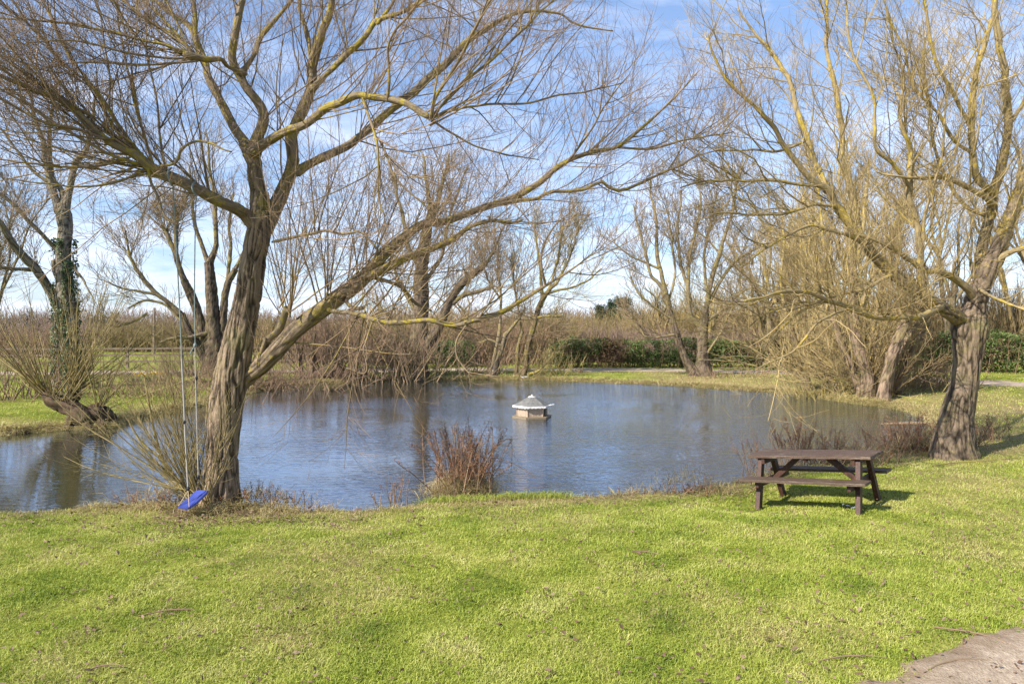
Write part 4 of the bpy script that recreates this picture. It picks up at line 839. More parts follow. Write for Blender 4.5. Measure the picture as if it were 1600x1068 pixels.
shrub('waterside_bush', 'rounded thicket of thin shoots against the left foot of the stout forked tree', 'bush', (-5.0, 34.6), (.55, .4), 90, (1.2, 3.6), (.010, .02), BK_FAR, 53, twr=.009, side=.35, twigs=(2.4, .4, 1.2, 2.2), tip=.006)
shrub('waterside_bush', 'small yellowish bush at the foot of the twin slender trunks', 'bush', (1.6, 35.6), (.8, .4), 80, (.5, 1.6), (.008, .014), BK_OLIVE, 54, twr=.008, side=.55, twigs=(3, .3, .8, 2), tip=.005)
shrub('waterside_bush', 'short reddish bush between the stout forked tree and the small crooked tree', 'bush', (-2.2, 36.2), (.9, .4), 90, (.5, 2.0), (.008, .014), BK_SHRUB, 55, twr=.008, side=.4, twigs=(3, .3, .9, 2), tip=.005)
shrub('waterside_bush', 'low brush of brown stems on the left bank between the stump and the big trunk', 'bush', (-13.2, 24.6), (1.9, .7), 240, (.4, 1.3), (.006, .010), BK_SHRUB, 56, twr=.006, side=.5, twigs=(3, .2, .6, 2), tip=.004)
shrub('waterside_bush', 'thin bare bush standing in the grass left of the stump, at the photo edge', 'bush', (-16.6, 23.0), (1.0, .7), 70, (1.0, 2.6), (.008, .016), BK_SHRUB, 57, twr=.007, side=.3, twigs=(2.6, .4, 1.1, 2.4), tip=.005)
shrub('waterside_bush', 'leafless bush beside the drive behind the daffodils', 'bush', (-15.5, 33.8), (.8, .5), 60, (.7, 1.9), (.008, .014), BK_FAR, 58, twr=.008, side=.4, twigs=(2.6, .4, 1.0, 2), tip=.005)
shrub('waterside_bush', 'short red-brown brush under the lone spreading tree', 'bush', (11.0, 33.2), (1.6, .3), 110, (.2, .8), (.006, .010), BK_SHRUB, 59, twr=.007, side=.6, twigs=(3, .15, .4, 0), tip=.005, lvl2=False)
shrub('waterside_bush', 'grey-brown brush along the bank at the foot of the coppiced willow', 'bush', (12.6, 26.0), (1.4, .6), 200, (.4, 1.6), (.008, .013), BK_OLIVE, 60, twr=.006, side=.6, twigs=(2.6, .3, .7, 2), tip=.004)
shrub('waterside_bush', 'clipped-looking dark tangle of twigs beside the drive behind the right willow', 'bush', (16.2, 27.6), (.7, .5), 160, (.4, 1.1), (.008, .012), BK_SHRUB, 61, twr=.007, side=.5, twigs=(3.5, .2, .6, 2.5), tip=.005)

# suckers round the swing tree
def suckers():
    rg = np.random.default_rng(71); cx, cy, _ = P(312, 788, 9.95); base = (cx, cy, H1(cx, cy))
    o = root('sucker_shoots', 'leafless sucker shoots arching left over the water from the foot of the swing tree', 'shoots', base)
    A, B = fan([(296, 772, 0, -.95, .95, -.1, .22, 10), (300, 776, 0, -.6, 1.1, 0, .30, 26), (312, 780, 0, -.2, 1.2, .1, .26, 34), (326, 790, -.1, .1, 1.1, -.3, .28, 14), (296, 770, 0, -1, .45, .1, .3, 10)], 9.95, rg, L=(.6, 2.5), w=(.003, .008), wig=.07, trop=(0, 0, .05))
    t = Tubes(); t.add(A, B, 5)
    m = pl((300, 775, 0, 12), (282, 754, .1, 9), (262, 735, .2, 6), (248, 700, .3, 5), (238, 660, .3, 4), (226, 590, .3, 3), Y=9.95); t.add(*[v[None] for v in resample(*m, 12)], 6)
    m2 = pl((270, 745, .1, 6), (250, 715, .2, 4), (220, 690, .3, 4), (200, 655, .3, 3), Y=9.95); t.add(*[v[None] for v in resample(*m2, 12)], 6)
    t.build('stems', BK_OLIVE, o, base)
    a, b = grow(A, B, 5, (.2, .7), (18, 48), .004, .0024, 4, (0, 0, .07), .08, t0=.2, up=.3, rg=rg); t = Tubes(); t.add(a, b, 3)
    a, b = grow(a, b, 4, (.1, .3), (20, 50), .003, .002, 3, (0, 0, .05), .08, rg=rg); t.add(a, b, 3); t.build('twigs', BK_OLIVE, o, base)
suckers()
rg = np.random.default_rng(72)
def grass_tuft(name, label, cat, c, n, L, spread, mat, w=.006, side=.8, group=None, z=0.0, part=None, bend=(.6, 2.2), dryv=(.9, .15)):
    base = (c[0], c[1], H1(*c)); lv = Leaves()
    b = np.stack([c[0]+rng.normal(0, spread[0], n), c[1]+rng.normal(0, spread[1], n), np.zeros(n)], -1); b[:, 2] = np.maximum(H(b[:, 0], b[:, 1]), WZ-.03)+z*np.exp(-((b[:, 0]-c[0])**2+(b[:, 1]-c[1])**2)/(spread[0]**2*2))
    lv.blades(b, np.stack([rng.normal(0, side, n), rng.normal(0, side, n), np.ones(n)], -1), rng.uniform(*L, n), rng.uniform(w*.6, w*1.3, n), rng.uniform(*bend, n), np.clip(rng.normal(*dryv, n), 0, 1))
    return lv, base

# dead dock and sedge clump standing in the water
M_dock = leafy('dock_seed', [(.10, .038, .02), (.22, .085, .042), (.33, .155, .08), (.40, .26, .14)], 5, .8, .15)
def seed_heads(lv, p, t0, per, size):
    M, Np, _ = p.shape; n = M*per; i = rng.integers(0, M, n); t = t0+(1-t0)*rng.random(n); u = t*(Np-1); k = np.minimum(u.astype(int), Np-2); f = (u-k)[:, None]
    c = p[i, k]*(1-f)+p[i, k+1]*f+rng.normal(0, size*.9, (n, 3))
    lv.leaf(c, rng.normal(0, 1, (n, 3))+[0, 0, .3], rng.normal(0, 1, (n, 3)), rng.uniform(size*.8, size*2, n), rng.uniform(size*.6, size*1.3, n))
def dock(name, label, c, spread, n, L, seed, tuft=0, group=None, base_z=0, per=46, side=.22, size=.012, frac=.6):
    rg = np.random.default_rng(seed); base = (c[0], c[1], max(H1(*c), WZ)); o = root(name, label, 'dead plant', base, group)
    p, r = shoots(n, (c[0], c[1], base_z), spread, L, (.004, .007), rg=rg, side=side, wig=.06, tip=.0025)
    t = Tubes(); t.add(p, r, 4); a, b = grow(p, r, 6, (.08, .3), (20, 50), .004, .0025, 3, (0, 0, .1), .08, t0=.4, up=.3, rg=rg)
    t.add(a, b, 3); t.build('stems', BK_SHRUB, o, base)
    lv = Leaves(); k = rg.random(len(p)) < frac; seed_heads(lv, p[k], .5, per, size); seed_heads(lv, a[rg.random(len(a)) < frac], .2, 7, size); lv.build('seed_heads', M_dock, o, base)
    if tuft:
        lv, _ = grass_tuft('', '', '', c, tuft, (.15, .5), (spread[0]*1.05, spread[1]*1.05), None, w=.007, side=.95, z=.2, dryv=(.98, .05)); lv.build('dead_leaves', M_grass, o, base)
    return o, base
cx, cy = G(722, 776, -.2)
o, base = dock('sedge_clump', 'clump of dead rust-red dock and straw sedge standing in the water near the lawn', (cx, cy+.35), (.23, .17), 150, (.35, 1.15), 81, tuft=3200, base_z=.12, side=.26, per=60, frac=.75)
t = Tubes()
for k in range(9):
    a = rng.uniform(0, 6.28); s = rng.uniform(.05, .28); q = np.array([[cx+math.cos(a)*s, cy+.35+math.sin(a)*s*.7, WZ-.3], [cx+math.cos(a)*s, cy+.35+math.sin(a)*s*.7, WZ+.05], [cx+math.cos(a)*s*.7, cy+.35+math.sin(a)*s*.5, WZ+rng.uniform(.12, .28)]])
    pq, rq = resample(q, [.10, .11, .05], 12); t.add(pq, rq, 14, disp=.05, cap=True)
t.build('root_mound', BK_SHRUB, o, base)
t = Tubes()
for a_ in ([(745, 720), (780, 722), (812, 735), (838, 752)], [(762, 715), (795, 690), (800, 715), (798, 745)], [(735, 715), (722, 700), (745, 755), (760, 790)], [(715, 770), (760, 745), (790, 738), (800, 760)]):
    q = [P(x_, y_-6, cy+.25) for x_, y_ in a_]; pq, rq = resample(q, np.linspace(.008, .003, 4), 14); t.add(pq, rq, 5)
    a, b = grow(pq[None], rq[None], 14, (.08, .25), (20, 60), .004, .0025, 3, (0, 0, -.05), .1, rg=rng); t.add(a, b, 3)
t.build('bramble_canes', BK_SHRUB, o, base)
def dk(lab, x, y, *a, **k):
    gx_, gy_ = G(x, y, -.15); return dock('dock_plant', lab, (gx_, gy_), *a, **k)
dk('tall rust-brown dock seed heads at the water edge behind the middle of the table', 1238, 722, (.22, .12), 26, (.5, 1.05), 91, per=70, frac=.9, size=.014)
dk('sparse dead dock stalks behind the left end of the table', 1192, 738, (.16, .14), 20, (.3, .75), 92, per=40)
dk('low rusty dock stalks behind the right half of the table top', 1285, 722, (.26, .12), 26, (.3, .75), 93, per=50)
dk('tangle of pinkish-brown bramble between the table and the right willow', 1420, 706, (.50, .30), 150, (.25, .85), 94, per=26, side=.6, tuft=500, size=.013)
dk('pale brown bramble against the foot of the right willow', 1470, 704, (.34, .25), 90, (.2, .65), 95, per=26, side=.7, tuft=400)
dk('dead brown weeds on the right side of the right willow trunk', 1530, 690, (.22, .25), 50, (.2, .6), 96, per=26, side=.5, tuft=240)
dk('brown weeds under the back bench of the picnic table', 1330, 724, (.40, .16), 90, (.15, .5), 97, per=24, side=.5, tuft=300)
dk('tall single straw-coloured stem by the water, right of the table', 1352, 706, (.05, .05), 5, (.6, 1.0), 98, per=12, side=.12)
dk('low reddish weeds on the bank just right of the swing tree', 405, 786, (.42, .12), 90, (.1, .4), 99, per=20, side=.7, tuft=300)
dk('thin grey weed stalks at the lawn edge between swing tree and sedge clump', 605, 786, (.12, .08), 14, (.2, .55), 100, per=8, side=.25)
dk('dead leafy weeds at the foot of the swing tree, left side', 262, 786, (.30, .10), 60, (.1, .35), 101, per=14, side=.7, tuft=260)
dk('brown leaves and weeds on the lawn edge left of the table', 1060, 764, (.45, .10), 70, (.06, .22), 102, per=14, side=.8, tuft=120)
# tussocks round the swing tree's foot
for (x_, y_, n_, lab) in ((322, 802, 420, 'straw tussock under the blue swing seat'), (372, 792, 380, 'straw tussock against the right foot of the swing tree'), (430, 792, 380, 'dry tussock on the bank right of the swing tree'),
                          (244, 792, 340, 'pale dry tussock on the bank left of the swing seat'), (1130, 762, 200, 'small green and straw tussock on the bank left of the table')):
    gx_, gy_ = G(x_, y_, -.12); lv, b_ = grass_tuft('', '', '', (gx_, gy_), n_, (.08, .30), (.16, .10), None, side=.9)
    o = lv.build('grass_tussock', M_grass, None, b_); tag(o, lab, 'grass tuft')
gx_, gy_ = G(820, 778, -.17)
for (x_, lab) in ((845, 'bright green grass tuft at the lawn edge right of the sedge clump'), (700, 'bright green grass tuft at the lawn edge just below the sedge clump'), (780, 'bright green grass tuft at the lawn edge between the other two')):
    gx_, gy_ = G(x_, 778 if x_ > 750 else 784, -.15); lv, b_ = grass_tuft('', '', '', (gx_, gy_), 900, (.07, .17), (.28, .07), None, side=.35, dryv=(.0, .1), w=.0055, bend=(.3, 1.2))
    o = lv.build('grass_tussock', M_grass, None, b_); tag(o, lab, 'grass tuft')

# daffodils
M_daf = simple('daffodil_yellow', (.75, .50, .02), (.85, .62, .03), 20, .5, 0); M_dleaf = leafy('daffodil_leaves', [(.05, .11, .03), (.09, .18, .05)], 3, .5, .3)
for k, (x_, y_, n_, lab) in enumerate(((232, 596, 9, 'leftmost clump of yellow daffodils on the left bank'), (245, 595, 14, 'middle clump of yellow daffodils on the left bank'), (254, 594, 16, 'rightmost and thickest clump of yellow daffodils on the left bank'), (214, 597, 6, 'sparse daffodil clump, the smallest, nearest the ivy-clad tree'))):
    gx_, gy_ = G(x_, y_, 0); b_ = (gx_, gy_, H1(gx_, gy_)); o = root('daffodil_clump', lab, 'daffodils', b_, 'daffodil clumps on the left bank')
    lv, _ = grass_tuft('', '', '', (gx_, gy_), 90, (.2, .38), (.16, .14), None, w=.02, side=.3, bend=(.2, .8)); lv.build('leaves', M_dleaf, o, b_)
    V, I, C = [], [], []
    for j in range(n_):
        a = rng.uniform(0, 6.28); c0 = np.array([rng.normal(0, .16), rng.normal(0, .14), rng.uniform(.28, .40)])
        fw = nrm(np.array([rng.normal(0, .5), -1, .2])); sx = nrm(np.cross(fw, [0, 0, 1.])); sz = np.cross(sx, fw); o0 = len(V)
        for q in range(12):
            rr = .062 if q % 2 == 0 else .026; an = q/12*2*math.pi; V.append(c0+(sx*math.cos(an)+sz*math.sin(an))*rr)
        V.append(c0+fw*.012)
        for q in range(12): I += [o0+q, o0+(q+1) % 12, o0+12]; C.append(3)
        o1 = len(V)
        for dd, rr in ((0.0, .018), (.05, .026)):
            for q in range(8): an = q/8*2*math.pi; V.append(c0+fw*(dd+.01)+(sx*math.cos(an)+sz*math.sin(an))*rr)
        for q in range(8): I += [o1+q, o1+(q+1) % 8, o1+8+(q+1) % 8, o1+8+q]; C.append(4)
    link('flowers', make_mesh('flowers', np.array(V), C, I, smooth=False), M_daf, o)

# ================================================================ HEDGES, SCRUB AND WOOD BEHIND THE WATER
M_hedge = leafy('hedge_leaves', [(.02, .04, .012), (.06, .10, .025), (.12, .17, .045), (.22, .26, .09)], 1.2, .45, .2)
M_hbrown = leafy('hedge_dead_leaves', [(.05, .03, .015), (.13, .08, .04), (.20, .14, .07)], 1.5, .8, .2)
def hedge(label, x0, x1, y, h, dep, nl, seed, y1=None, brown=.3, top=.18):
    rg = np.random.default_rng(seed); y1 = y if y1 is None else y1; cx = (x0+x1)/2; base = (cx, (y+y1)/2, H1(cx, (y+y1)/2)); o = root('hedge', label, 'hedge', base)
    u = rg.random(nl); x = x0+(x1-x0)*u; yy = y+(y1-y)*u+rg.normal(0, dep*.33, nl); z = h*rg.beta(1.5, 1.2, nl)*(1+top*(n2(x, yy*0, .8, seed)-.5)*2)
    cl = n2(x*1.0, z*1.6, 1.5, seed+1, 3); low = np.clip(z/.45, .25, 1); k = rg.random(nl) < np.clip((cl-.33)*4.5, .06, 1)*low
    x, yy, z, cl = x[k], yy[k], z[k], cl[k]; gn = n2(x, z, .5, seed+3, 2); isb = (gn+rg.normal(0, .08, len(x))) < brown+.22
    for nm, sel, mm in (('foliage', ~isb, M_hedge), ('dead_foliage', isb, M_hbrown)):
        if sel.sum() < 4: continue
        lv = Leaves(); n = sel.sum(); c = np.stack([x[sel], yy[sel], z[sel]+H(x[sel], yy[sel])], -1)
        lv.leaf(c, rg.normal(0, 1, (n, 3)), rg.normal(0, 1, (n, 3))+[0, -.5, .6], rg.uniform(.07, .15, n), rg.uniform(.05, .10, n)); lv.build(nm, mm, o, base)
    ns = int((x1-x0)*14); u = rg.random(ns); b = np.stack([x0+(x1-x0)*u, y+(y1-y)*u+rg.normal(0, dep*.2, ns), np.zeros(ns)], -1); b[:, 2] = H(b[:, 0], b[:, 1])-.05
    p = curves(b, np.stack([rg.normal(0, .25, ns), rg.normal(0, .25, ns), np.ones(ns)], -1), rg.uniform(.7, 1.05, ns)*h, 5, (0, 0, 0), .1, rg); s = np.linspace(0, 1, 6)[None]
    r = rg.uniform(.012, .03, ns)[:, None]*(1-s)**.6+.006; t = Tubes(); t.add(p, r, 4); a, b2 = grow(p, r, 5, (.3, .9), (20, 70), .012, .006, 3, (0, 0, .1), .12, t0=.1, rg=rg); t.add(a, b2, 3)
    t.build('stems', BK_SHRUB, o, base)
hedge('dark green clipped hedge running behind the drive in the middle distance', 2.2, 14.8, 41.5, 1.65, 1.1, 52000, 201, brown=.28)
hedge('dark hedge with brown patches between the lone tree and the coppiced willow', 15.0, 21.5, 41.0, 1.7, 1.1, 26000, 202, y1=39.5, brown=.30)
hedge('tall bushy green and brown hedge across the drive at the right edge', 21.6, 36.0, 38.0, 2.25, 1.5, 64000, 203, y1=35.0, brown=.30, top=.22)
hedge('grey-green rounded bush behind the fork of the stout tree', -4.6, -2.2, 42.0, 1.5, 1.2, 11000, 204, brown=.02, top=.5)

BK_PURP = bark('purple_brown_brush', twig=(.31, .215, .165), mid=(.25, .18, .14), lich=0, old=(.14, .11, .09))
BK_TAN = bark('tan_brush', twig=(.40, .285, .15), mid=(.24, .18, .095), lich=.3, old=(.18, .14, .09))
BK_OLV2 = bark('olive_brush', twig=(.28, .22, .10), mid=(.18, .14, .07), lich=.3, old=(.14, .11, .07))
def brush(name, label, cat, poly, n, hmin, hmax, w, mat, seed, tw=(1.6, .5, 1.6), twr=.014, side=.22, kind='stuff', nz=.25, gz=None, hseed=None):
    """a mass of upright stems and twigs on the strip poly = (x0,y0,x1,y1,depth)"""
    rg = np.random.default_rng(seed); x0, y0, x1, y1, dep = poly; u = rg.random(n)
    x = x0+(x1-x0)*u; y = y0+(y1-y0)*u+rg.uniform(0, dep, n); b = np.stack([x, y, H(x, y)-.05 if gz is None else np.full(n, gz)], -1)
    hh = (hmin+(hmax-hmin)*np.clip((n2(x, y, nz, seed, 2)-.25)*2, 0, 1))*rg.uniform(.6, 1.05, n)
    p = curves(b, np.stack([rg.normal(0, side, n), rg.normal(0, side, n), np.ones(n)], -1), hh, 5, (0, 0, .03), .07, rg); s = np.linspace(0, 1, 6)[None]
    r = rg.uniform(*w, n)[:, None]*(1-s)**.7+twr*.5; t = Tubes(); t.add(p, r, 3)
    a, b2 = grow(p, r, tw[0], (tw[1], tw[2]), (15, 48), twr*1.2, twr*.55, 3, (0, 0, .12), .09, t0=.15, up=.3, rg=rg); t.add(a, b2, 3)
    o = t.build(name, mat, None, (x0, y0, 0)); 
    tag(o, label, cat, None, kind); return o
brush('thicket', 'purple-brown thicket of bare stems rising behind the dark hedge', 'thicket', (-1, 47, 24, 45, 7), 2600, 1.8, 3.0, (.014, .03), BK_PURP, 301)
brush('thicket', 'brown thicket of bare scrub on the far side of the water left of the hedge', 'thicket', (-16, 48, 2, 47.5, 8), 1900, 1.7, 3.0, (.014, .03), BK_TAN, 302)
brush('scrub_bank', 'olive-brown scrub rising beyond the thicket up to the two small pines', 'scrub', (0, 62, 26, 60, 16), 2000, 2.4, 4.3, (.02, .05), BK_OLV2, 303, tw=(1.5, .8, 2.2), twr=.022)
brush('thicket', 'tan thicket under the tall wood on the right behind the tall hedge', 'thicket', (19, 43.5, 48, 41, 9), 2600, 3.4, 6.8, (.015, .035), BK_TAN, 304)
brush('far_hedgerow', 'long low brown hedgerow across the field on the left', 'hedgerow', (-100, 92, -12, 88, 5), 2600, 2.2, 3.8, (.03, .06), BK_PURP, 305, tw=(1.5, .8, 2.0), twr=.03)
brush('far_hedgerow', 'pale brown hedgerow seen between the trunks in the middle distance', 'hedgerow', (-34, 70, 2, 66, 6), 1700, 2.2, 3.7, (.02, .05), BK_OLV2, 306, tw=(1.5, .8, 2.0), twr=.024)
brush('far_hedgerow', 'reddish brush behind the fence at the far left', 'hedgerow', (-46, 54, -34, 54, 3), 1100, 1.6, 2.6, (.014, .03), BK_SHRUB, 307, side=.3)
brush('rounded_bush', 'large rounded olive-brown bush behind the fence between the ivy-clad tree and the rope', 'bush', (-38.5, 66, -30.5, 66, 6), 1500, 2.6, 3.9, (.014, .03), BK_OLV2, 308, side=.35, kind='thing', nz=.12)
brush('far_woodland', 'distant grey-brown woodland along the horizon', 'woodland', (-260, 260, 200, 240, 30), 3600, 6, 11, (.10, .2), BK_PURP, 309, tw=(.6, 2, 5), twr=.10)

for k, (x_, y_, sx_, n_, L_, mt_, lab) in enumerate((
    (-17.5, 46.5, 1.5, 130, (1.2, 2.8), BK_TAN, 'tan rounded bush behind the fence, just right of the many-stemmed tree'), (-12.2, 47, 1.7, 150, (1.6, 3.6), BK_SHRUB, 'tall reddish bush beyond the fence under the big low limb'),
    (-9.0, 47, 1.4, 120, (1.2, 2.9), BK_OLV2, 'olive bush beyond the drive left of the stout forked tree'), (-5.8, 46, 1.6, 130, (2.0, 3.9), BK_TAN, 'tall tan bush directly behind the stout forked tree'),
    (-.6, 45, 1.5, 130, (1.6, 3.2), BK_SHRUB, 'reddish-brown bush behind the small crooked tree'), (2.6, 47, 1.6, 120, (1.8, 3.8), BK_OLV2, 'olive bush behind the slender twin trunks'),
    (5.2, 56, 1.8, 140, (1.8, 3.2), BK_TAN, 'golden bush on the skyline just left of the evergreens'), (14.2, 54, 2.2, 170, (3.0, 5.4), BK_GOLD, 'tall golden bush right of the evergreens behind the lone tree'),
    (17.5, 50, 2.0, 170, (3.4, 5.8), BK_TAN, 'tall tan bush behind the hedge between lone tree and coppiced willow'))):
    shrub('background_bush', lab, 'bush', (x_, y_), (sx_, .8), n_, L_, (.014, .03), mt_, 600+k, twr=.013, side=.26, twigs=(2.6, .5, 1.5, 2.6), tip=.008)

# bare trees of the wood on the right, each its own crown
def wood_tree(x, Y, h, lab, seed, mat, lean=0, stems=3, w=16, top=1.0, name='wood_tree', dn=1.0):
    rg = np.random.default_rng(seed); px_ = CX+x/Y*F; s_ = F/Y; gy_ = HY+HC/Y*F; T, Ls = [], []
    for k in range(stems):
        a = (k-(stems-1)/2)*.22+rg.normal(0, .06)+lean; hh = h*rg.uniform(.35, .5); ww = w/s_*0
        q = [(px_+k*4-4, gy_+2, rg.uniform(-.3, .3), w*rg.uniform(.7, 1))]
        for f in (.3, .6, 1.0): q.append((q[0][0]+a*hh*f*s_+rg.normal(0, 2), gy_-hh*f*s_, q[0][2]+rg.normal(0, .2), w*(1-.5*f)*rg.uniform(.8, 1)))
        T.append(q)
        for j in range(4):
            e = q[rg.integers(2, 4)]; b = a+rg.normal(0, .32); l = h*rg.uniform(.4, .62); ll = [(e[0], e[1], e[2], e[3]*.75)]; dY = rg.normal(0, 1)
            for f in (.35, .7, 1.0): ll.append((e[0]+b*l*f*s_+rg.normal(0, 5), e[1]-l*f*s_*(1-.1*abs(b)), e[2]+dY*f, e[3]*.75*(1-.8*f)+1))
            Ls.append(ll)
    return tree(name, lab, 'tree', Y, T, Ls, farl(top, dn), mat, seed=seed, flare=1.25, ringstep=.2, ktr=12, group=None, klimb=6, limb_disp=0, ws=.75, wt=.8)
WT = [(15.8, 33.5, 10.0, 'tall bare tree directly behind the coppiced willow shoots', BK_GOLD, 0), (18.6, 37.0, 12.5, 'tall bare tree behind the pollards, its crown above the right willow limb', BK_FAR, -.05),
      (22.5, 44.5, 13.0, 'bare tree of the wood seen just left of the right willow trunk', BK_TAN, 0), (27.0, 43.0, 13.5, 'bare tree of the wood seen through the fork of the right willow', BK_TAN, .05), (31.5, 43.5, 13.0, 'bare tree of the wood at the right edge of the photo', BK_GOLD, 0),
      (17.0, 46.0, 8.5, 'bare tree of the wood rising behind the hedge right of the lone spreading tree', BK_TAN, -.05), (12.9, 47.0, 6.2, 'low yellowish bare tree behind the hedge and the lone spreading tree', BK_GOLD, 0), (10.8, 50.0, 5.6, 'low golden bare tree just right of the two small pines', BK_GOLD, 0),
      (20.0, 52, 12.5, 'pale bare tree deep in the wood behind the coppiced willow', BK_TAN, 0), (36, 46, 13, 'bare tree of the wood just beyond the right edge', BK_TAN, 0), (25, 54, 14, 'farthest bare tree deep in the wood behind the right willow', BK_FAR, 0),
      (-23.5, 31.0, 8.5, 'bare tree outside the left edge whose branches reach into the photo', BK_IVY, .1), (-3.2, 55, 6.0, 'small hazy bare tree far behind the stout forked tree', BK_FAR, 0), (-10.5, 52, 5.2, 'small bare tree beyond the field behind the big low limb', BK_FAR, 0)]
for k, (x, Y, h, lab, mt, ln) in enumerate(WT):
    wood_tree(x, Y, h, lab, 400+k, mt, ln, stems=2 if h < 7 else 3, w=15 if h > 7 else 9, top=1.15 if h > 8 else .7, dn=.72 if x > 10 else .8)

# two small evergreens on the skyline
M_pine = leafy('pine_needles', [(.012, .025, .012), (.03, .05, .02), (.06, .08, .035)], .8, .5, .1)
for (x_, yt, yb, w_, Y, lab, sd) in ((937, 477, 500, 15, 78, 'small dark evergreen on the skyline, the left and lower one', 1), (972, 463, 505, 34, 80, 'dark evergreen on the skyline above the hedge, the taller one', 2), (955, 470, 502, 18, 84, 'dark evergreen on the skyline between the other two', 3)):
    rg = np.random.default_rng(500+sd); bx, by, _ = P(x_, 520, Y); base = (bx, by, 0); o = root('evergreen_tree', lab, 'evergreen tree', base); h = HC-(yt-HY)/F*Y; hw = w_/F*Y*.62
    t = Tubes(); t.add(*resample([(bx, by, -.1), (bx+.1, by, h*.5), (bx, by, h*.92)], [.2, .14, .05], 14), 8); 
    nb = 60; z = h*(.3+.65*rg.random(nb)); b = np.stack([np.full(nb, bx), np.full(nb, by), z], -1); an = rg.uniform(0, 6.28, nb); ll = hw*np.sqrt(np.clip(1.15-z/h, .05, 1))*1.3*rg.uniform(.6, 1.1, nb)
    p = curves(b, np.stack([np.cos(an), np.sin(an), rg.uniform(0, .5, nb)], -1), ll, 4, (0, 0, .06), .1, rg); t.add(p, np.repeat(np.linspace(.05, .015, 5)[None], nb, 0), 4); t.build('trunk', BK_FAR, o, base)
    lv = Leaves(); n = 4200; i = rg.integers(0, nb, n); u = rg.integers(1, 5, n); c = p[i, u]+rg.normal(0, .17, (n, 3)); lv.leaf(c, rg.normal(0, 1, (n, 3)), rg.normal(0, 1, (n, 3))+[0, 0, 1], rg.uniform(.12, .28, n), rg.uniform(.06, .12, n)); lv.build('crown', M_pine, o, base)

# ================================================================ FURNITURE AND BUILT THINGS
import bmesh
from mathutils import Vector, Matrix
def beam(bm, a, b, w, h, up=(0, 0, 1), bev=.006, sag=0.0):
    """a sawn board from a to b, w across and h along up, edges eased"""
    a, b = Vector(a), Vector(b); d = (b-a); L_ = d.length; d.normalize(); up = Vector(up); s = d.cross(up).normalized(); u = s.cross(d)
    M = Matrix((( *s, ), (*d,), (*u,))).transposed().to_4x4(); M.translation = (a+b)/2
    r = bmesh.ops.create_cube(bm, size=1.0, matrix=M @ Matrix.Diagonal((w, L_, h, 1)))
    es = list({e for v in r['verts'] for e in v.link_edges})
    bmesh.ops.bevel(bm, geom=es, offset=bev, segments=2, affect='EDGES', profile=.7)
def bobj(name, bm, mat, parent=None, loc=None, smooth=False):
    me = bpy.data.meshes.new(name); bm.to_mesh(me); bm.free()
    if smooth: me.polygons.foreach_set('use_smooth', [True]*len(me.polygons))
    return link(name, me, mat, parent, loc)
def wood(name, dark, mid, pale, axis_scale, wear=.5):
    m, nt, N, L = new_mat(name); tc = N.new('ShaderNodeTexCoord'); ob = tc.outputs['Object']
    g = noise(N, L, mapping(N, L, ob, axis_scale), 9, 5, .65, .5); p = noise(N, L, ob, 3.2, 4, .6); f = noise(N, L, ob, 60, 3, .6)
    rr = ramp(N, [(.3, dark), (.52, mid), (.75, pale)]); L.new(g, rr.inputs[0])
    pr = ramp(N, [(.42, g3(0)), (.62, g3(1))]); L.new(p, pr.inputs[0])
    c = mixc(N, L, pr.outputs[0], rr.outputs[0], mid); ff = ramp(N, [(.35, g3(.75)), (.65, g3(1.15))]); L.new(f, ff.inputs[0])
    c = mixc(N, L, 1, c, ff.outputs[0], 'MULTIPLY')
    b = bsdf(N, L, c, .6, bump(N, L, g, .6, .006), .35); out(N, L, b.outputs[0]); return m
M_top = wood('weathered_brown_boards', (.022, .013, .009), (.085, .052, .034), (.34, .27, .20), (.6, 9, 9))
M_leg = wood('brown_stained_timber', (.018, .009, .006), (.055, .023, .013), (.14, .06, .032), (6, 6, 2))
M_bench = wood('weathered_bench_boards', (.025, .016, .011), (.085, .055, .036), (.30, .24, .175), (.6, 9, 9))

# picnic table: x along its length, y away from the camera
tx0, ty0 = 3.44, 10.0; tx1, ty1 = 4.54, 9.05
mid = np.array([(tx0+tx1)/2, (ty0+ty1)/2])+np.array([.31, .36])
yaw = math.atan2(ty1-ty0, tx1-tx0)
base = (mid[0], mid[1], H1(mid[0], mid[1])-.01)
tb = root('picnic_table', 'weathered dark brown wooden picnic table with two attached benches on the lawn by the pond', 'picnic table', base)
tb.rotation_euler = (0, 0, yaw); 
def tilt(): 
    q = Matrix.Rotation(yaw, 3, 'Z') @ Matrix.Rotation(-math.atan(.105), 3, 'Y')
    tb.rotation_euler = q.to_euler()
tilt()
TH, TL, TWd = .735, 1.66, .66
for k in range(4):                                   # top boards, one part
    if k == 0: bm = bmesh.new()
    y = -TWd/2+.08+k*(TWd-.16)/3
    beam(bm, (-TL/2+rng.uniform(-.008, .008), y, TH-.02+rng.uniform(-.002, .002)), (TL/2+rng.uniform(-.008, .008), y, TH-.02), .157, .04)
bobj('table_top', bm, M_top, tb)
for sgn in (-1, 1):
    bm = bmesh.new()
    for k in (0, 1):
        y = sgn*(.46+.145*k); beam(bm, (-TL/2+.0, y, .425), (TL/2+.0, y, .425), .138, .038)
    bobj('bench_seat', bm, M_bench, tb)
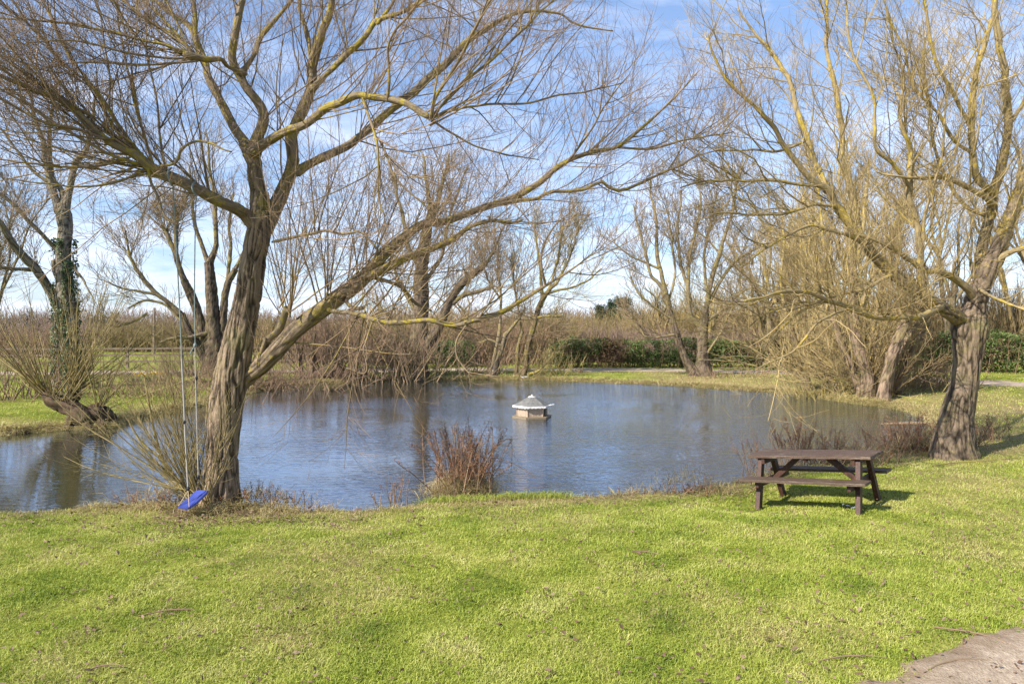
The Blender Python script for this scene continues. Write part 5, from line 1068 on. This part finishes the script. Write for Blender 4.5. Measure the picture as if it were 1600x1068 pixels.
for e in (-1, 1):
    xe = e*.66
    for sgn in (-1, 1):
        bm = bmesh.new(); beam(bm, (xe, sgn*.50, -.03), (xe, sgn*.21, TH-.045), .062, .105, up=(0, 1, .35)); o = bobj('leg', bm, M_leg, tb)
        if e < 0 and sgn > 0: o['label'] = 'reddish back leg'
    bm = bmesh.new(); beam(bm, (xe-e*.055, -.60, .36), (xe-e*.055, .60, .36), .045, .085); bobj('seat_bearer', bm, M_leg, tb)
    bm = bmesh.new(); beam(bm, (xe-e*.055, -.30, TH-.085), (xe-e*.055, .30, TH-.085), .045, .085); bobj('top_bearer', bm, M_leg, tb)
    bm = bmesh.new(); beam(bm, (xe-e*.09, 0, .36), (e*.20, 0, TH-.06), .09, .07, up=(0, 0, 1)); bobj('brace', bm, M_leg, tb)
bm = bmesh.new(); beam(bm, (-.0-.022, -.29, TH-.062), (-.022, .29, TH-.062), .045, .04); bobj('top_batten', bm, M_leg, tb)
M_bolt = simple('rusty_bolt', (.06, .04, .03), (.14, .09, .06), 30, .6, .2, .001, metal=.6)
for e in (-1, 1):
    for sgn in (-1, 1):
        for z_, yy_ in ((.36, .345), (TH-.085, .232)):
            bm = bmesh.new(); bmesh.ops.create_cone(bm, cap_ends=True, segments=10, radius1=.011, radius2=.009, depth=.012, matrix=Matrix.Translation((e*.695, sgn*yy_, z_)) @ Matrix.Rotation(math.pi/2, 4, 'Y')); bobj('bolt', bm, M_bolt, tb)

# crumpled strip of grey plastic lying by the table leg
gx_, gy_ = G(1331, 791, 0); bm = bmesh.new(); nu = 14
vs = []
for i in range(nu):
    u = i/(nu-1); c = Vector(((u-.5)*.26, math.sin(u*7)*.02, .03+.018*math.sin(u*9)+.01*math.sin(u*23))); wd = .022+.018*math.sin(u*5+1)**2
    vs.append([bm.verts.new(c+Vector((0, -wd, .006*math.sin(u*17)))), bm.verts.new(c+Vector((0, 0, .012))), bm.verts.new(c+Vector((.01, wd, 0)))])
for i in range(nu-1):
    for j in range(2): bm.faces.new((vs[i][j], vs[i+1][j], vs[i+1][j+1], vs[i][j+1]))
bmesh.ops.solidify(bm, geom=bm.faces[:], thickness=.004)
o = bobj('plastic_scrap', bm, simple('grey_plastic', (.20, .24, .27), (.38, .42, .46), 25, .4, .2, .002), None, (gx_, gy_, H1(gx_, gy_)+.01), True); o.rotation_euler = (0, 0, R(-8))
tag(o, 'crumpled strip of blue-grey plastic in the grass beside the near right table leg', 'litter')

# floating duck house
DY = 20.6; dx = (831-CX)/F*DY; DZ = WZ
dh = root('duck_house', 'hexagonal wooden duck house with a white scalloped eave floating on the pond', 'duck house', (dx, DY, DZ))
M_dwood = wood('duck_house_boards', (.18, .13, .09), (.34, .26, .185), (.48, .39, .29), (16, 16, 1.0)); M_dbase = wood('duck_raft_timber', (.10, .075, .05), (.22, .17, .11), (.36, .30, .20), (5, 5, 5))
M_white = simple('worn_white_paint', (.52, .51, .48), (.80, .79, .76), 18, .5, .3, .004); M_lead = simple('grey_roof_felt', (.10, .098, .088), (.20, .195, .178), 9, .7, .4, .006); M_dark = simple('interior_shade', (.006, .006, .006), (.012, .011, .01), 5, .9, 0)
a0 = R(12)                                           # the front side turned slightly to the left
hexp = lambda r, z, k: Vector((math.sin(a0+(k+.5)*math.pi/3)*r, -math.cos(a0+(k+.5)*math.pi/3)*r, z))
def prism(r0, r1, z0, z1, bev=0):
    bm = bmesh.new(); A = [bm.verts.new(hexp(r0, z0, k)) for k in range(6)]; B = [bm.verts.new(hexp(r1, z1, k)) for k in range(6)]
    for k in range(6): bm.faces.new((A[k], A[(k+1) % 6], B[(k+1) % 6], B[k]))
    bm.faces.new(B); bm.faces.new(A[::-1])
    if bev: bmesh.ops.bevel(bm, geom=bm.edges[:], offset=bev, segments=1, affect='EDGES')
    return bm
bobj('raft', prism(.58, .60, -.05, .055, .006), M_dbase, dh)
# walls: six boarded panels, the right-front one pierced by the doorway
WR, WH0, WH1 = .445, .056, .34
bm = bmesh.new()
for k in range(6):
    p0, p1 = hexp(WR, 0, k-1), hexp(WR, 0, k); nb = 5
    d = (p1-p0)/nb; nn_ = Vector((d.y, -d.x, 0)).normalized()
    for j in range(nb):
        if k == 1 and j in (2, 3):
            z0s = [(.27, WH1)]
        else: z0s = [(WH0, WH1)]
        for z0, z1 in z0s:
            q0, q1 = p0+d*(j+.02), p0+d*(j+.98); th = .02
            vs = [bm.verts.new(Vector((v.x, v.y, z))+nn_*t) for t in (0, -th) for v, z in ((q0, z0), (q1, z0), (q1, z1), (q0, z1))]
            for f in ((0, 1, 2, 3), (7, 6, 5, 4), (0, 4, 5, 1), (1, 5, 6, 2), (2, 6, 7, 3), (3, 7, 4, 0)): bm.faces.new([vs[i] for i in f])
bmesh.ops.recalc_face_normals(bm, faces=bm.faces[:])
wall = bobj('wall', bm, M_dwood, dh)
bm = bmesh.new()
for k in range(6):
    p = hexp(WR+.004, 0, k); beam(bm, (p.x, p.y, WH0), (p.x, p.y, WH1), .035, .035, up=(p.x, p.y, 0), bev=.003)
bobj('corner_post', bm, M_dwood, dh)
bobj('shade_core', prism(WR-.03, WR-.03, .06, .335), M_dark, dh)  # near-black core, stands in for the shade inside the house
# roof with scalloped valance
bobj('roof', prism(.575, .10, .352, .60), M_lead, dh)
bm = bmesh.new()
for k in range(6):
    p0, p1 = hexp(.582, 0, k-1), hexp(.582, 0, k); n_ = 30; row = []
    for j in range(n_+1):
        u = j/n_; p = p0.lerp(p1, u); z = .325-.020*abs(math.sin(u*math.pi*5)); row.append((bm.verts.new((p.x, p.y, z)), bm.verts.new((p.x, p.y, .365))))
    for j in range(n_): bm.faces.new((row[j][0], row[j+1][0], row[j+1][1], row[j][1]))
bmesh.ops.recalc_face_normals(bm, faces=bm.faces[:]); bmesh.ops.solidify(bm, geom=bm.faces[:], thickness=.012)
bobj('scalloped_eave', bm, M_white, dh)
bm = prism(.125, .10, .592, .612); bmesh.ops.create_uvsphere(bm, u_segments=14, v_segments=8, radius=.026, matrix=Matrix.Translation((0, 0, .640))); bobj('finial', bm, M_white, dh)
bm = bmesh.new(); beam(bm, (.47, -.14, .355), (.64, -.06, .385), .06, .012, bev=.003); bobj('loose_eave_board', bm, M_white, dh)
# stone and small things on the far shore
def stone(lab, x_, y_, sz, mat, sd, name='stone', z=WZ):
    gx_, gy_ = G(x_, y_, z); bm = bmesh.new(); bmesh.ops.create_icosphere(bm, subdivisions=3, radius=1); rg = np.random.default_rng(sd)
    for v in bm.verts:
        k = 1+.35*(float(vnoise(np.array([[v.co.x*1.6+sd, v.co.y*1.6, v.co.z*1.6]]), 7)[0])-.5)*2; v.co = Vector((v.co.x*sz[0]*k, v.co.y*sz[1]*k, v.co.z*sz[2]*k))
    o = bobj(name, bm, mat, None, (gx_, gy_, max(H1(gx_, gy_), WZ)+sz[2]*.4), True); tag(o, lab, 'stone' if name == 'stone' else 'mound'); return o
M_stone = simple('pale_stone', (.22, .21, .19), (.40, .38, .34), 4, .8, .5, .02); M_brown = simple('brown_earth', (.07, .045, .03), (.14, .09, .06), 6, .95, .6, .02)
stone('pale grey stone at the water edge by the twin slender trunks', 820, 593, (.20, .12, .06), M_stone, 3)
stone('small brown mound on the far bank left of the lone spreading tree', 906, 589, (.16, .12, .12), M_brown, 4, 'earth_mound')
stone('half-sunk brown stone on the far shore, right of the brown mound', 949, 595.5, (.18, .10, .05), M_brown, 5)
# dead branch lying in the water corner on the right
gx_, gy_ = G(1420, 664, WZ); t = Tubes(); q = [(gx_-.7, gy_+.1, WZ+.02), (gx_-.2, gy_, WZ+.05), (gx_+.4, gy_-.05, WZ+.06), (gx_+.9, gy_+.1, WZ+.02)]; pq, rq = resample(q, [.02, .04, .045, .03], 20); t.add(pq, rq, 10, disp=.01, cap=True)
a, b = grow(pq[None], rq[None], 5, (.2, .5), (20, 60), .012, .005, 4, (0, 0, .02), .12, rg=rng); t.add(a, b, 5); o = t.build('fallen_branch', BK_SHRUB, None, (gx_, gy_, WZ)); tag(o, 'dark dead branch lying in the water at the right corner of the pond', 'branch')
gx_, gy_ = G(1500, 722, -.05); t = Tubes(); q = [(gx_-.8, gy_-.5, 0), (gx_-.2, gy_-.2, 0), (gx_+.5, gy_-.1, 0), (gx_+1.2, gy_+.15, 0)]; q = [(a_, b_, H1(a_, b_)+.04) for a_, b_, _ in q]; pq, rq = resample(q, [.008, .012, .01, .005], 24); t.add(pq, rq, 7)
a, b = grow(pq[None], rq[None], 6, (.1, .5), (20, 60), .006, .0025, 4, (0, 0, .0), .12, rg=rng); a[..., 2] = np.maximum(a[..., 2], H(a[..., 0], a[..., 1])+.02); t.add(a, b, 4); o = t.build('fallen_branch', BK_OLIVE, None, (gx_, gy_, 0)); tag(o, 'thin fallen branch on the grass at the foot of the right willow', 'branch')
for k, (x_, y_, ln, an, lab) in enumerate(((262, 962, .42, .35, 'short brown stick lying on the lawn at the lower left'), (1330, 1035, .5, .1, 'thin stick on the grass at the edge of the gravel path'), (1520, 1000, .55, -.6, 'curved twig lying on the gravel path, the farther one'), (1500, 1042, .6, .3, 'curved twig lying on the gravel path, the nearer one'), (170, 1046, .22, .1, 'pale twig on the lawn near the bottom left corner'), (1010, 868, .3, -.25, 'pale thin twig on the lawn in front of the table'))):
    gx_, gy_ = G(x_, y_, 0); u = np.linspace(-.5, .5, 5); q = np.stack([gx_+u*ln*math.cos(an)+.02*np.sin(u*6), gy_+u*ln*math.sin(an)+.03*np.cos(u*5), np.zeros(5)], -1); q[:, 2] = H(q[:, 0], q[:, 1])+.035
    pq, rq = resample(q, [.005, .006, .006, .004, .003], 14); t = Tubes(); t.add(pq, rq, 7); a, b = grow(pq[None], rq[None], 5, (.04, .15), (20, 50), .003, .0015, 3, (0, 0, 0), .1, rg=rng); t.add(a, b, 4)
    o = t.build('fallen_stick', BK_SHRUB if k % 2 == 0 else BK_MAIN, None, (gx_, gy_, 0)); tag(o, lab, 'stick')

# rope swing on the long left limb
def rope(pts, r, mat, name, parent, base, k=8, n=60):
    pq, rq = resample([P(x_, y_, Y) for x_, y_, Y in pts], [r]*len(pts), n)
    th = np.linspace(0, 1, n)*n*.9; rq = rq*(1+.10*np.sin(th*3)); t = Tubes(); t.add(pq, rq, k); return t.build(name, mat, parent, base)
def ropemat(name, c1, c2):
    m, nt, N, L = new_mat(name); tc = N.new('ShaderNodeTexCoord'); w = N.new('ShaderNodeTexWave'); w.inputs['Scale'].default_value = 60; w.inputs['Distortion'].default_value = 1.5
    L.new(mapping(N, L, tc.outputs['Object'], (1.5, 1.5, 1)), w.inputs['Vector']); w.bands_direction = 'DIAGONAL'; rr = ramp(N, [(.2, c1), (.8, c2)]); L.new(w.outputs['Fac'], rr.inputs[0])
    b = bsdf(N, L, rr.outputs[0], .8, bump(N, L, w.outputs['Fac'], .4, .003), .2); out(N, L, b.outputs[0]); return m
M_rb = ropemat('blue_grey_rope', (.13, .17, .17), (.27, .32, .31)); M_rw = ropemat('pale_webbing', (.24, .22, .20), (.44, .41, .38)); M_rt = ropemat('tan_cord', (.30, .22, .13), (.50, .38, .24)); M_blk = simple('black_clip', (.015, .015, .017), (.035, .035, .04), 20, .5, .1)
sw = np.array(P(303, 782, 9.38)); swr = root('rope_swing', 'rope swing with a blue plastic seat hanging from the left limb of the big willow', 'swing', tuple(sw))
rope([(268, 268, 9.3), (271, 300, 9.3), (275, 370, 9.3), (279, 450, 9.31), (283, 530, 9.33), (284, 562, 9.33)], .009, M_rb, 'left_rope', swr, sw).name = 'rope'
rope([(284, 560, 9.33), (287, 620, 9.34), (290, 690, 9.35), (294, 762, 9.36)], .012, M_rw, 'webbing', swr, sw)
rope([(307, 288, 9.4), (305, 360, 9.4), (304, 450, 9.4), (305, 540, 9.41)], .0075, M_rb, 'rope', swr, sw)
rope([(305, 538, 9.41), (306, 600, 9.41), (308, 670, 9.42), (310, 744, 9.42)], .009, M_rw, 'webbing', swr, sw)
def knot(x_, y_, Y, r, mat, name='knot', st=1.5):
    bm = bmesh.new(); c = Vector(P(x_, y_, Y))-Vector(sw); bmesh.ops.create_uvsphere(bm, u_segments=12, v_segments=8, radius=r, matrix=Matrix.Translation(c) @ Matrix.Diagonal((1, 1, st, 1)))
    bobj(name, bm, mat, swr, None, True)
knot(305, 539, 9.40, .024, M_rb, st=1.2); rope([(305, 539, 9.38), (301, 545, 9.36), (297, 553, 9.36)], .008, M_rb, 'rope_tail', swr, sw, n=14)
knot(307, 590, 9.41, .017, M_blk, 'clip', 2.2); knot(288, 659, 9.34, .018, M_blk, 'clip', 1.6); knot(294, 763, 9.35, .022, M_blk, 'clip', 1.4); knot(310, 745, 9.41, .022, M_blk, 'clip', 1.4)
for a_ in ([(268, 262, 9.3), (262, 270, 9.15), (266, 285, 9.2), (270, 290, 9.3)], [(306, 283, 9.4), (300, 292, 9.25), (305, 304, 9.3), (308, 304, 9.4)]): rope(a_, .012, M_rb, 'rope_wrap', swr, sw, n=16)
# seat: long axis from lower left near to upper right far, tipped towards the camera
A0 = np.array(P(297, 784, 9.28)); A1 = np.array(P(311, 779, 9.52)); ax = nrm(A1-A0); 
cen = np.array(P(303, 781, 9.4)); lx = Vector(nrm(np.array([.34, .80, .42]))); ly = Vector(nrm(np.array([.95, -.34, .06]))); ly = (ly-lx*ly.dot(lx)).normalized(); lz = lx.cross(ly)
if lz.z < 0: lz = -lz
bm = bmesh.new(); nu, nv = 16, 12; gv = []
for i in range(nu):
    row = []
    for j in range(nv):
        u = i/(nu-1)*2-1; v = j/(nv-1)*2-1; cu = .19*u; cv = .115*v*(1-.12*u**6); z = -.018*(1-u*u)+.010*v*v+(.003 if (j % 2 and abs(u) < .72) else 0)
        row.append(bm.verts.new(lx*cu+ly*cv+lz*z))
    gv.append(row)
for i in range(nu-1):
    for j in range(nv-1): bm.faces.new((gv[i][j], gv[i+1][j], gv[i+1][j+1], gv[i][j+1]))
bmesh.ops.recalc_face_normals(bm, faces=bm.faces[:]); bmesh.ops.solidify(bm, geom=bm.faces[:], thickness=.028)
bmesh.ops.bevel(bm, geom=[e for e in bm.edges if len(e.link_faces) == 2 and e.calc_face_angle(0) > .9], offset=.006, segments=2, affect='EDGES')
bmesh.ops.translate(bm, verts=bm.verts[:], vec=Vector(cen-sw))
bobj('seat', bm, simple('blue_plastic', (.03, .045, .20), (.05, .075, .32), 7, .38, .1, .002, spec=.5), swr)
def w2(v): return np.array(v)+cen
for (e, hx) in ((-1, P(294, 766, 9.35)), (1, P(310, 748, 9.42))):
    for sd_ in (-1, 1):
        q = [np.array(hx), w2(lx*.165*e+ly*.095*sd_+lz*.03)]; pq, rq = resample([q[0], (q[0]+q[1])/2, q[1]], [.006]*3, 12); t = Tubes(); t.add(pq, rq, 7); t.build('seat_cord', M_rt, swr, sw)

# post and rail fence along the drive on the left
M_fence = wood('grey_brown_fence_timber', (.10, .07, .05), (.19, .14, .10), (.30, .25, .20), (4, 4, 4))
fp = [(-30.5, 39.0), (-27.6, 39.3), (-24.7, 39.6), (-21.8, 39.9), (-18.9, 40.3), (-16.0, 40.7), (-13.1, 41.2), (-10.2, 41.8), (-7.3, 42.4), (-4.6, 43.0)]
fr = root('post_and_rail_fence', 'brown wooden post and rail fence between the drive and the field on the left', 'fence', (fp[0][0], fp[0][1], H1(*fp[0])))
fb = np.array(fr.location)
for i, (x, y) in enumerate(fp):
    z = H1(x, y); bm = bmesh.new(); beam(bm, (x-fb[0], y-fb[1], z-fb[2]-.1), (x-fb[0], y-fb[1]+rng.normal(0, .01), z-fb[2]+1.28+rng.normal(0, .02)), .12, .11, up=(0, 1, 0)); bobj('post', bm, M_fence, fr)
    if i < len(fp)-1:
        x2, y2 = fp[i+1]; z2 = H1(x2, y2)
        for hh in (.42, .80, 1.15): bm = bmesh.new(); beam(bm, (x-fb[0], y-fb[1]-.075, z-fb[2]+hh+rng.normal(0, .012)), (x2-fb[0]-.01, y2-fb[1]-.075, z2-fb[2]+hh+rng.normal(0, .012)), .04, .10); bobj('rail', bm, M_fence, fr)
# telegraph pole far behind the fence
q = P(241, 560, 62); po = root('telegraph_pole', 'thin brown wooden telegraph pole on the skyline left of the swing ropes', 'pole', (q[0], 62, 0))
t = Tubes(); zt = HC-(481-HY)/F*62; t.add(*resample([(q[0], 62, -.1), (q[0], 62, zt/2), (q[0]+.02, 62, zt)], [.13, .12, .10], 8), 10, cap=True); t.build('shaft', M_fence, po, (q[0], 62, 0))
bm = bmesh.new(); beam(bm, (-.35, 0, zt-.3), (.35, 0, zt-.3), .09, .09); bobj('crossbar', bm, M_fence, po)

# ================================================================ SKY, SUN, CAMERA
SUN_EL, SUN_DIR = R(36), nrm(np.array([.80, .60]))      # light travels to the right and away from the camera
w = bpy.data.worlds.new('World'); scene.world = w; w.use_nodes = True; nt = w.node_tree; nt.nodes.clear(); N, L = nt.nodes, nt.links
sky = N.new('ShaderNodeTexSky'); sky.sky_type = 'NISHITA'; sky.sun_disc = False; sky.sun_elevation = SUN_EL
sx, sy = -SUN_DIR[0], -SUN_DIR[1]; sky.sun_rotation = math.atan2(sx, sy) % (2*math.pi); sky.altitude = 100; sky.air_density = 1.0; sky.dust_density = .4; sky.ozone_density = 3.0
tc = N.new('ShaderNodeTexCoord'); sep = N.new('ShaderNodeSeparateXYZ'); L.new(tc.outputs['Generated'], sep.inputs[0])
zz = N.new('ShaderNodeMath'); zz.operation = 'MAXIMUM'; L.new(sep.outputs[2], zz.inputs[0]); zz.inputs[1].default_value = 0
za = N.new('ShaderNodeMath'); za.operation = 'ADD'; L.new(zz.outputs[0], za.inputs[0]); za.inputs[1].default_value = .16
dv = []
for k in (0, 1):
    d = N.new('ShaderNodeMath'); d.operation = 'DIVIDE'; L.new(sep.outputs[k], d.inputs[0]); L.new(za.outputs[0], d.inputs[1]); dv.append(d)
cmb = N.new('ShaderNodeCombineXYZ'); L.new(dv[0].outputs[0], cmb.inputs[0]); L.new(dv[1].outputs[0], cmb.inputs[1]); cmb.inputs[2].default_value = 3.1
cn = noise(N, L, mapping(N, L, cmb.outputs[0], (1.0, 1.5, 1)), 1.7, 8, .62, .6)
bias = N.new('ShaderNodeMapRange'); L.new(zz.outputs[0], bias.inputs[0]); bias.inputs[1].default_value = 0.0; bias.inputs[2].default_value = .36; bias.inputs[3].default_value = .115; bias.inputs[4].default_value = -.10
ca = N.new('ShaderNodeMath'); ca.operation = 'ADD'; L.new(cn, ca.inputs[0]); L.new(bias.outputs[0], ca.inputs[1])
cr = ramp(N, [(.38, g3(0)), (.56, g3(.38)), (.78, g3(.85))]); L.new(ca.outputs[0], cr.inputs[0])
el = ramp(N, [(0, (.62, .72, .92)), (.12, (.88, .92, 1.04)), (.40, (1.40, 1.29, 1.28))]); L.new(zz.outputs[0], el.inputs[0])
tint = mixc(N, L, 1, sky.outputs[0], el.outputs[0], 'MULTIPLY')
c = mixc(N, L, cr.outputs[0], tint, (6.3, 6.7, 7.9))
bg = N.new('ShaderNodeBackground'); L.new(c, bg.inputs[0]); bg.inputs[1].default_value = .10
wo = N.new('ShaderNodeOutputWorld'); L.new(bg.outputs[0], wo.inputs[0])
sl = bpy.data.lights.new('sun', 'SUN'); sl.energy = 5.0; sl.angle = R(.6); sl.color = (1, .94, .85)
so = bpy.data.objects.new('sun', sl); COL.objects.link(so)
dvec = Vector((SUN_DIR[0]*math.cos(SUN_EL), SUN_DIR[1]*math.cos(SUN_EL), -math.sin(SUN_EL))); so.rotation_euler = dvec.to_track_quat('-Z', 'Y').to_euler(); so.location = (-30, -30, 40)
cam = bpy.data.cameras.new('camera'); cam.sensor_width = 36; cam.lens = F/1600*36; cam.shift_y = -(534-HY)/1600; cam.clip_start = .1; cam.clip_end = 5000
co = bpy.data.objects.new('camera', cam); COL.objects.link(co); co.location = (0, 0, HC); co.rotation_euler = (R(90), 0, 0); scene.camera = co
vs_ = scene.view_settings; vs_.view_transform = 'Standard'; vs_.look = 'None'; vs_.exposure = .93; vs_.gamma = 1; vs_.use_curve_mapping = False
scene.cycles.max_bounces = 6; scene.cycles.diffuse_bounces = 3; scene.cycles.glossy_bounces = 3; scene.cycles.transparent_max_bounces = 4
